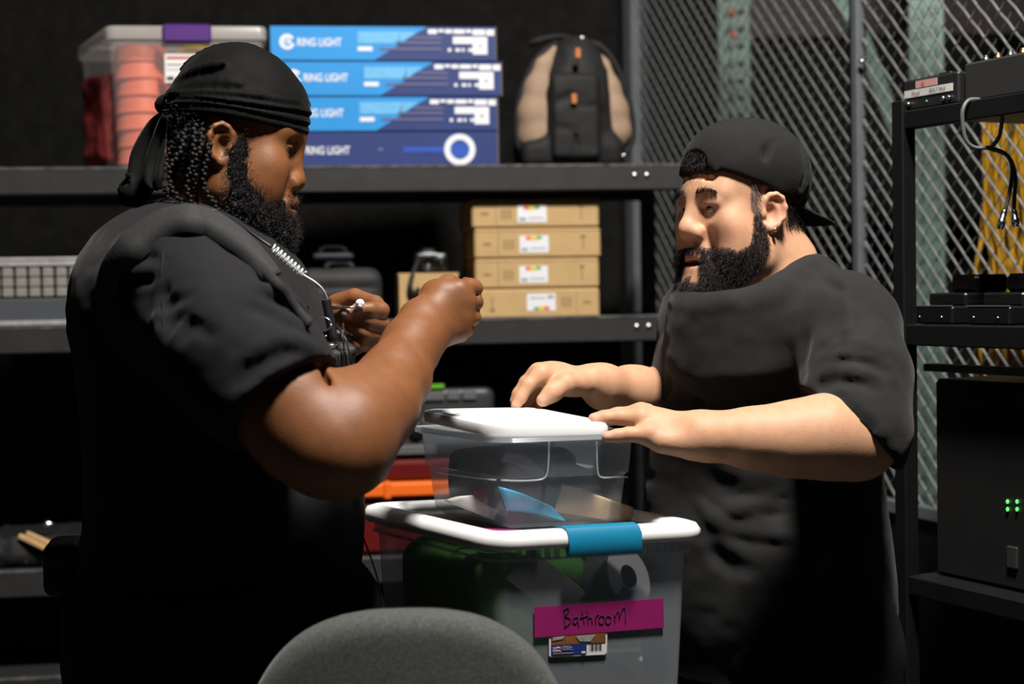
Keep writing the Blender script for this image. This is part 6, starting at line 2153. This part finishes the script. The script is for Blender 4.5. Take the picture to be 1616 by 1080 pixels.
K.box(np.array([PS(712, 1, DZ)[0], DZ + .15, (zq(700) + zq(630)) / 2]), (PS(775, 1, DZ)[0] - PS(712, 1, DZ)[0], .10, (zq(630) - zq(700)) / 2), rad=.02, k=.02)
v, f = K.mesh(2); mk('machine_body', v, f, GRM, gm, True)
slab('green_stripe', (PS(655, 1, DZ)[0], DZ + .042, zq(633)), (PS(693, 1, DZ)[0], DZ + .06, zq(625)), GRS, gm, bev=.002, label='green stripe')
for x0, x1 in ((660, 693), (697, 718), (722, 745)):
    slab('grey_panel', (PS(x0, 1, DZ)[0], DZ + .043, zq(653)), (PS(x1, 1, DZ)[0], DZ + .055, zq(637)), LGM, gm, bev=.003)
slab('grey_panel', (PS(607, 1, DZ)[0], DZ - .002, zq(738)), (PS(676, 1, DZ)[0], DZ + .02, zq(722)), LGM, gm, bev=.003)
MB().lathe(np.array([PS(645, 1, DZ)[0], DZ + .012, zq(698)]), [(.018, 0), (.018, -.012), (.014, -.014)], 20, [(1, 0, 0), (0, 0, 1), (0, 1, 0)]).build('dial', BLACK_PLASTIC, gm, True)

tb_ = root('tool_bag', PS(50, 900, DZ + .1) * [1, 1, 0] + UP * Z_LOW, 'black open tool bag on the lower shelf left of the person in the durag', 'bag')
K = Clay(np.array([PS(-70, 1, DZ)[0], DZ - .02, Z_LOW - .01]), np.array([PS(150, 1, DZ)[0], DZ + .3, Z_LOW + .16]), .006)
cc = np.array([PS(40, 1, DZ)[0], DZ + .12, Z_LOW + .035])
K.box(cc, (.13, .11, .034), rad=.025)
for q, r_ in (((-20, 868), .035), ((30, 878), .03), ((75, 868), .03), ((100, 872), .025)):
    K.ell(PS(q[0], q[1], DZ + .08), (r_ * 1.3, r_, r_ * .7), k=.02)
K.plane(np.array([0, 0, Z_LOW + .004]), (0, 0, -1))
v, f = K.mesh(1); n = normals(v, f); v = v + n * (.005 * vnoise(v * 35, 51) + .002 * vnoise(v * 90, 52))[:, None]
v[:, 2] = np.maximum(v[:, 2], Z_LOW + .0035)
mk('bag_body', v, f, NYLON, tb_, True)
WOODS = mat('pale_wood_stick', (0.62, 0.40, 0.18), rough=0.6, var=0.15, vscale=40)
for (x0, y0, x1, y1, lab) in ((30, 846, 72, 866, 'pale wooden stick on the black tool bag, the lower of two'), (42, 842, 82, 860, 'pale wooden stick on the black tool bag, the upper of two')):
    a, b = PS(x0, y0, DZ + .012), PS(x1, y1, DZ - .012)
    t = unit(b - a); s1 = unit(np.cross(t, [0, 1, 0])); s2 = np.cross(t, s1)
    o = MB().box((a + b) / 2, (np.linalg.norm(b - a) / 2, .0055, .005), [t, s1, s2], .002).build('wooden_stick', WOODS)
    tag(o, lab, 'stick', 'wooden sticks on the tool bag')
for (x, y, lab) in ((75, 827, 'shiny steel fitting at the top of the black tool bag'), (41, 884, 'shiny steel fitting at the front of the black tool bag')):
    c2 = PS(x, y, DZ + .02)
    o = MB().lathe(c2, [(.003, -.010), (.007, -.008), (.007, .004), (.004, .006), (.004, .012)], 14, [(0, 0, 1), (0.3, .95, 0), (.95, -.3, 0)]).build('steel_fitting', CHROME, None, True)
    tag(o, lab, 'fitting', 'steel fittings on the tool bag')

turn_all([o for o in bpy.data.objects if o not in _before and o.parent is None])

# ------------------------------------------------------------------ equipment rack at the right
ED = np.array([0.45, -0.893, 0]); EG = np.array([0.893, 0.45, 0])
E0 = P(1428, 460, 2.50); E0[2] = 0
er = root('equipment_rack', E0, 'black steel equipment rack at the right edge with chargers and cables', 'rack')
for (a, b) in ((0, 0), (0.62, 0), (0, .36), (0.62, .36)):
    c = E0 + ED * a + EG * b
    H_ = P(1425, 160, 2.5)[2]
    MB().box(c + UP * H_ / 2, (.0135, .0135, H_ / 2), [ED, EG, UP], .002).build('rack_post', BLACK_METAL, er)
def rzc(y, d=2.50):
    return P(1432, y, d)[2]
def rrail(y0, y1, name='rack_rail'):
    z0, z1 = rzc(y1), rzc(y0)
    for b in (0, .36):
        MB().box(E0 + ED * .31 + EG * b + UP * (z0 + z1) / 2, (.296, .010, (z1 - z0) / 2), [ED, EG, UP], .002).build(name, BLACK_METAL, er)
def rshelf(y, th=.012):
    z = rzc(y)
    MB().box(E0 + ED * .31 + EG * .18 + UP * (z - th / 2), (.30, .168, th / 2), [ED, EG, UP], .002).build('rack_shelf', BLACK_METAL, er)
rrail(177, 206); rshelf(177)
rrail(512, 545); rshelf(512)
rrail(906, 935); rshelf(906)
MB().box(E0 + ED * .31 + EG * .03 + UP * rzc(580), (.29, .012, .006), [ED, EG, UP], .001).build('cable_tray', LGM, er)
def rp(s, g, z):
    return E0 + ED * s + EG * g + UP * z
# recorder with labels
zt_ = rzc(177) + .0005
DEV = mat('black_device_case', (0.012, 0.012, 0.012), rough=0.45, var=0.1)
DEV2 = mat('charcoal_device_case', (0.020, 0.020, 0.020), rough=0.5, var=0.25, vscale=12)
rv = root('wireless_receiver', rp(.05, .05, zt_), 'black receiver with pink and white tape labels on top of the equipment rack', 'receiver')
hh = .024
MB().box(rp(.062, .11, zt_ + hh), (.062, .11, hh), [ED, EG, UP], .003).build('device_body', DEV, rv)
FE = -EG
def rdec(s0, s1, z0, z1, m_, name, lift=.0006, parent=rv, **k):
    c = rp((s0 + s1) / 2, -lift, zt_ + (z0 + z1) / 2)
    return MB().box(c, (abs(s1 - s0) / 2, .0005, abs(z1 - z0) / 2), [ED, EG, UP]).build(name, m_, parent, **k)
PLB = mat('pale_pink_tape', (0.50, 0.27, 0.26), rough=0.6)
t1_ = rdec(.030, .078, .033, .044, PLB, 'tape_label', label='pale pink tape with red writing')
t2_ = rdec(.004, .112, .020, .0315, mat('dirty_white_tape', (0.55, 0.53, 0.50), rough=0.6, var=0.2), 'tape_label', label='white tape with black writing')
rp1 = rp(.044, -.0016, zt_ + .0355); text_mesh('BL', .006, rp1, ED, UP, FE, REDPRINT, 'lettering', t1_)
rp2 = rp(.062, -.0016, zt_ + .0232); text_mesh('BOLT PAX', .0055, rp2, ED, UP, FE, INK, 'lettering', t2_)
rp3 = rp(.022, -.0016, zt_ + .0232); text_mesh('Mount', .005, rp3, ED, UP, FE, INK, 'lettering', t2_)
LED = mat('green_led', (0.02, 0.3, 0.02), emit=(0.15, 1.0, 0.2), estr=1.2)
MB().sphere(rp(.055, -.001, zt_ + .011), .0011, 8).build('status_light', LED, rv, True)
for s in (.016, .094, .106):
    MB().lathe(rp(s, 0, zt_ + .010), [(.0035, 0), (.0035, .005), (.0025, .006)], 12, [ED, UP, FE]).build('knob', CHROME, rv, True)
d2 = root('rack_amplifier', rp(.25, .05, zt_), 'charcoal box device with brass connectors right of the labelled receiver', 'device')
MB().box(rp(.255, .13, zt_ + .029), (.125, .125, .029), [ED, EG, UP], .003).build('device_body', DEV2, d2)
BRASS = mat('brass', (0.75, 0.45, 0.15), rough=.3, metal=1)
for s, m_ in ((.15, CHROME), (.175, BRASS), (.20, CHROME), (.225, BRASS), (.25, BRASS), (.285, CHROME)):
    MB().lathe(rp(s, .03, zt_ + .058), [(.006, 0), (.006, .006), (.004, .007), (.004, .011)], 12).build('connector', m_, d2, True)
for s, g in ((.02, .06), (.06, .05), (.10, .07)):
    MB().box(rp(s, g, zt_ + 2 * hh + .004), (.014, .02, .004), [ED, EG, UP], .002).build('top_clip', BLACK_PLASTIC, rv)
# chargers on the middle shelf
zs_ = rzc(512) + .0005
CHG = mat('black_charger_plastic', (0.005, 0.005, 0.0055), rough=0.4)
slots = [(.045, 'first black battery charger beside the rack post'), (.165, 'second black battery charger from the rack post'), (.285, 'third black battery charger from the rack post')]
for s, lab in slots:
    r = root('battery_charger', rp(s, .08, zs_), lab, 'charger', 'battery chargers on the equipment rack')
    MB().box(rp(s, .09, zs_ + .014), (.045, .075, .014), [ED, EG, UP], .003).build('charger_base', CHG, r)
    MB().box(rp(s, .10, zs_ + .038), (.042, .055, .010), [ED, EG, UP], .003).build('charger_tray', CHG, r)
    MB().box(rp(s + .004, .11, zs_ + .062), (.030, .035, .0145), [ED, EG, UP], .006).build('battery', BLACK_PLASTIC, r)
    MB().box(rp(s, .016, zs_ + .0285), (.044, .0015, .0008), [ED, EG, UP]).build('edge_strip', LGM, r)
    for k in (-.028, .022):
        MB().sphere(rp(s + k, .0145, zs_ + .011), (.0018, .0018, .0018), 8).build('contact', CHROME, r, True)
r = root('black_case', rp(.36, .15, zs_), 'tall black case with a pale label behind the chargers', 'case')
MB().box(rp(.34, .255, zs_ + .058), (.20, .066, .058), [ED, EG, UP], .008).build('case_body', BLACK_PLASTIC, r)
MB().box(rp(.335, .1885, zs_ + .078), (.013, .0006, .006), [ED, EG, UP]).build('label', GREYPRINT, r, label='pale label')
# big black unit below with green lights
zl_ = rzc(906) + .0005
r = root('power_unit', rp(.31, .15, zl_), 'large black power unit with four green lights low in the equipment rack', 'unit')
MB().box(rp(.31, .185, zl_ + .155), (.285, .15, .155), [ED, EG, UP], .006).build('unit_body', DEV, r)
pn = rp(.31, .033, 0)
for x in (1590, 1605):
    for y in (792, 804):
        q = px_on_plane(x, y, pn, -EG)
        MB().sphere(q, (.0026, .0026, .0034), 8).build('status_light', LED, r, True, label='green light')
q = px_on_plane(1598, 880, pn, -EG)
MB().box(q, (.010, .0025, .016), [ED, EG, UP], .001).build('socket_plate', mat('dark_socket', (.03, .03, .03), rough=.5), r)
r = root('shade_block', rp(.31, .15, .10), 'added black block standing for the darkness at the foot of the equipment rack', 'case')  # case shape added to fill the space under the rack with black
MB().box(rp(.31, .18, .40), (.27, .14, .30), [ED, EG, UP], .01).build('case_body', BLACK_PLASTIC, r)
MB().box(rp(.31, .18, .715), (.275, .145, .014), [ED, EG, UP], .006).build('case_lid', BLACK_PLASTIC, r)
rrail(1290, 1315); 
# cables hanging from the top
cb_ = root('audio_cable', P(1560, 235, 2.38), 'grey audio cables with silver connectors hanging from the rack top', 'cable')
CBL = mat('grey_cable', (0.10, 0.10, 0.10), rough=0.5)
c0 = [(1552, 158, 2.36), (1530, 158, 2.355), (1520, 172, 2.35), (1519, 192, 2.35), (1524, 220, 2.35), (1538, 233, 2.35), (1562, 233, 2.35)]
c1 = [(1625, 139, 2.30), (1602, 144, 2.31), (1586, 160, 2.32), (1582, 185, 2.33), (1577, 215, 2.34), (1564, 234, 2.35)]
for c in (c0, c1):
    MB().tube(spline([P(*q) for q in c], 5), .0032, 8).build('cable_run', CBL, cb_, True)
for c in ([(1560, 233, 2.35), (1585, 242, 2.345), (1597, 262, 2.345), (1594, 300, 2.345), (1586, 332, 2.345)], [(1560, 234, 2.352), (1590, 246, 2.35), (1602, 275, 2.35), (1601, 310, 2.35), (1600, 332, 2.35)]):
    MB().tube(spline([P(*q) for q in c], 5), .0030, 8).build('cable_run', CBL, cb_, True)
for a, b in (((1586, 330, 2.345), (1578, 362, 2.345)), ((1600, 330, 2.35), (1603, 358, 2.35))):
    a = P(*a); b = P(*b); t = unit(b - a); s1 = unit(np.cross(t, [0, 1, 0])); s2 = np.cross(t, s1); Ln = np.linalg.norm(b - a)
    MB().lathe(a, [(.003, 0), (.0045, Ln * .15), (.0045, Ln * .5), (.0058, Ln * .52), (.0058, Ln * .85), (.0045, Ln * .87), (.0045, Ln)], 14, [s1, s2, t]).build('connector', CHROME, cb_, True, label='silver connector')
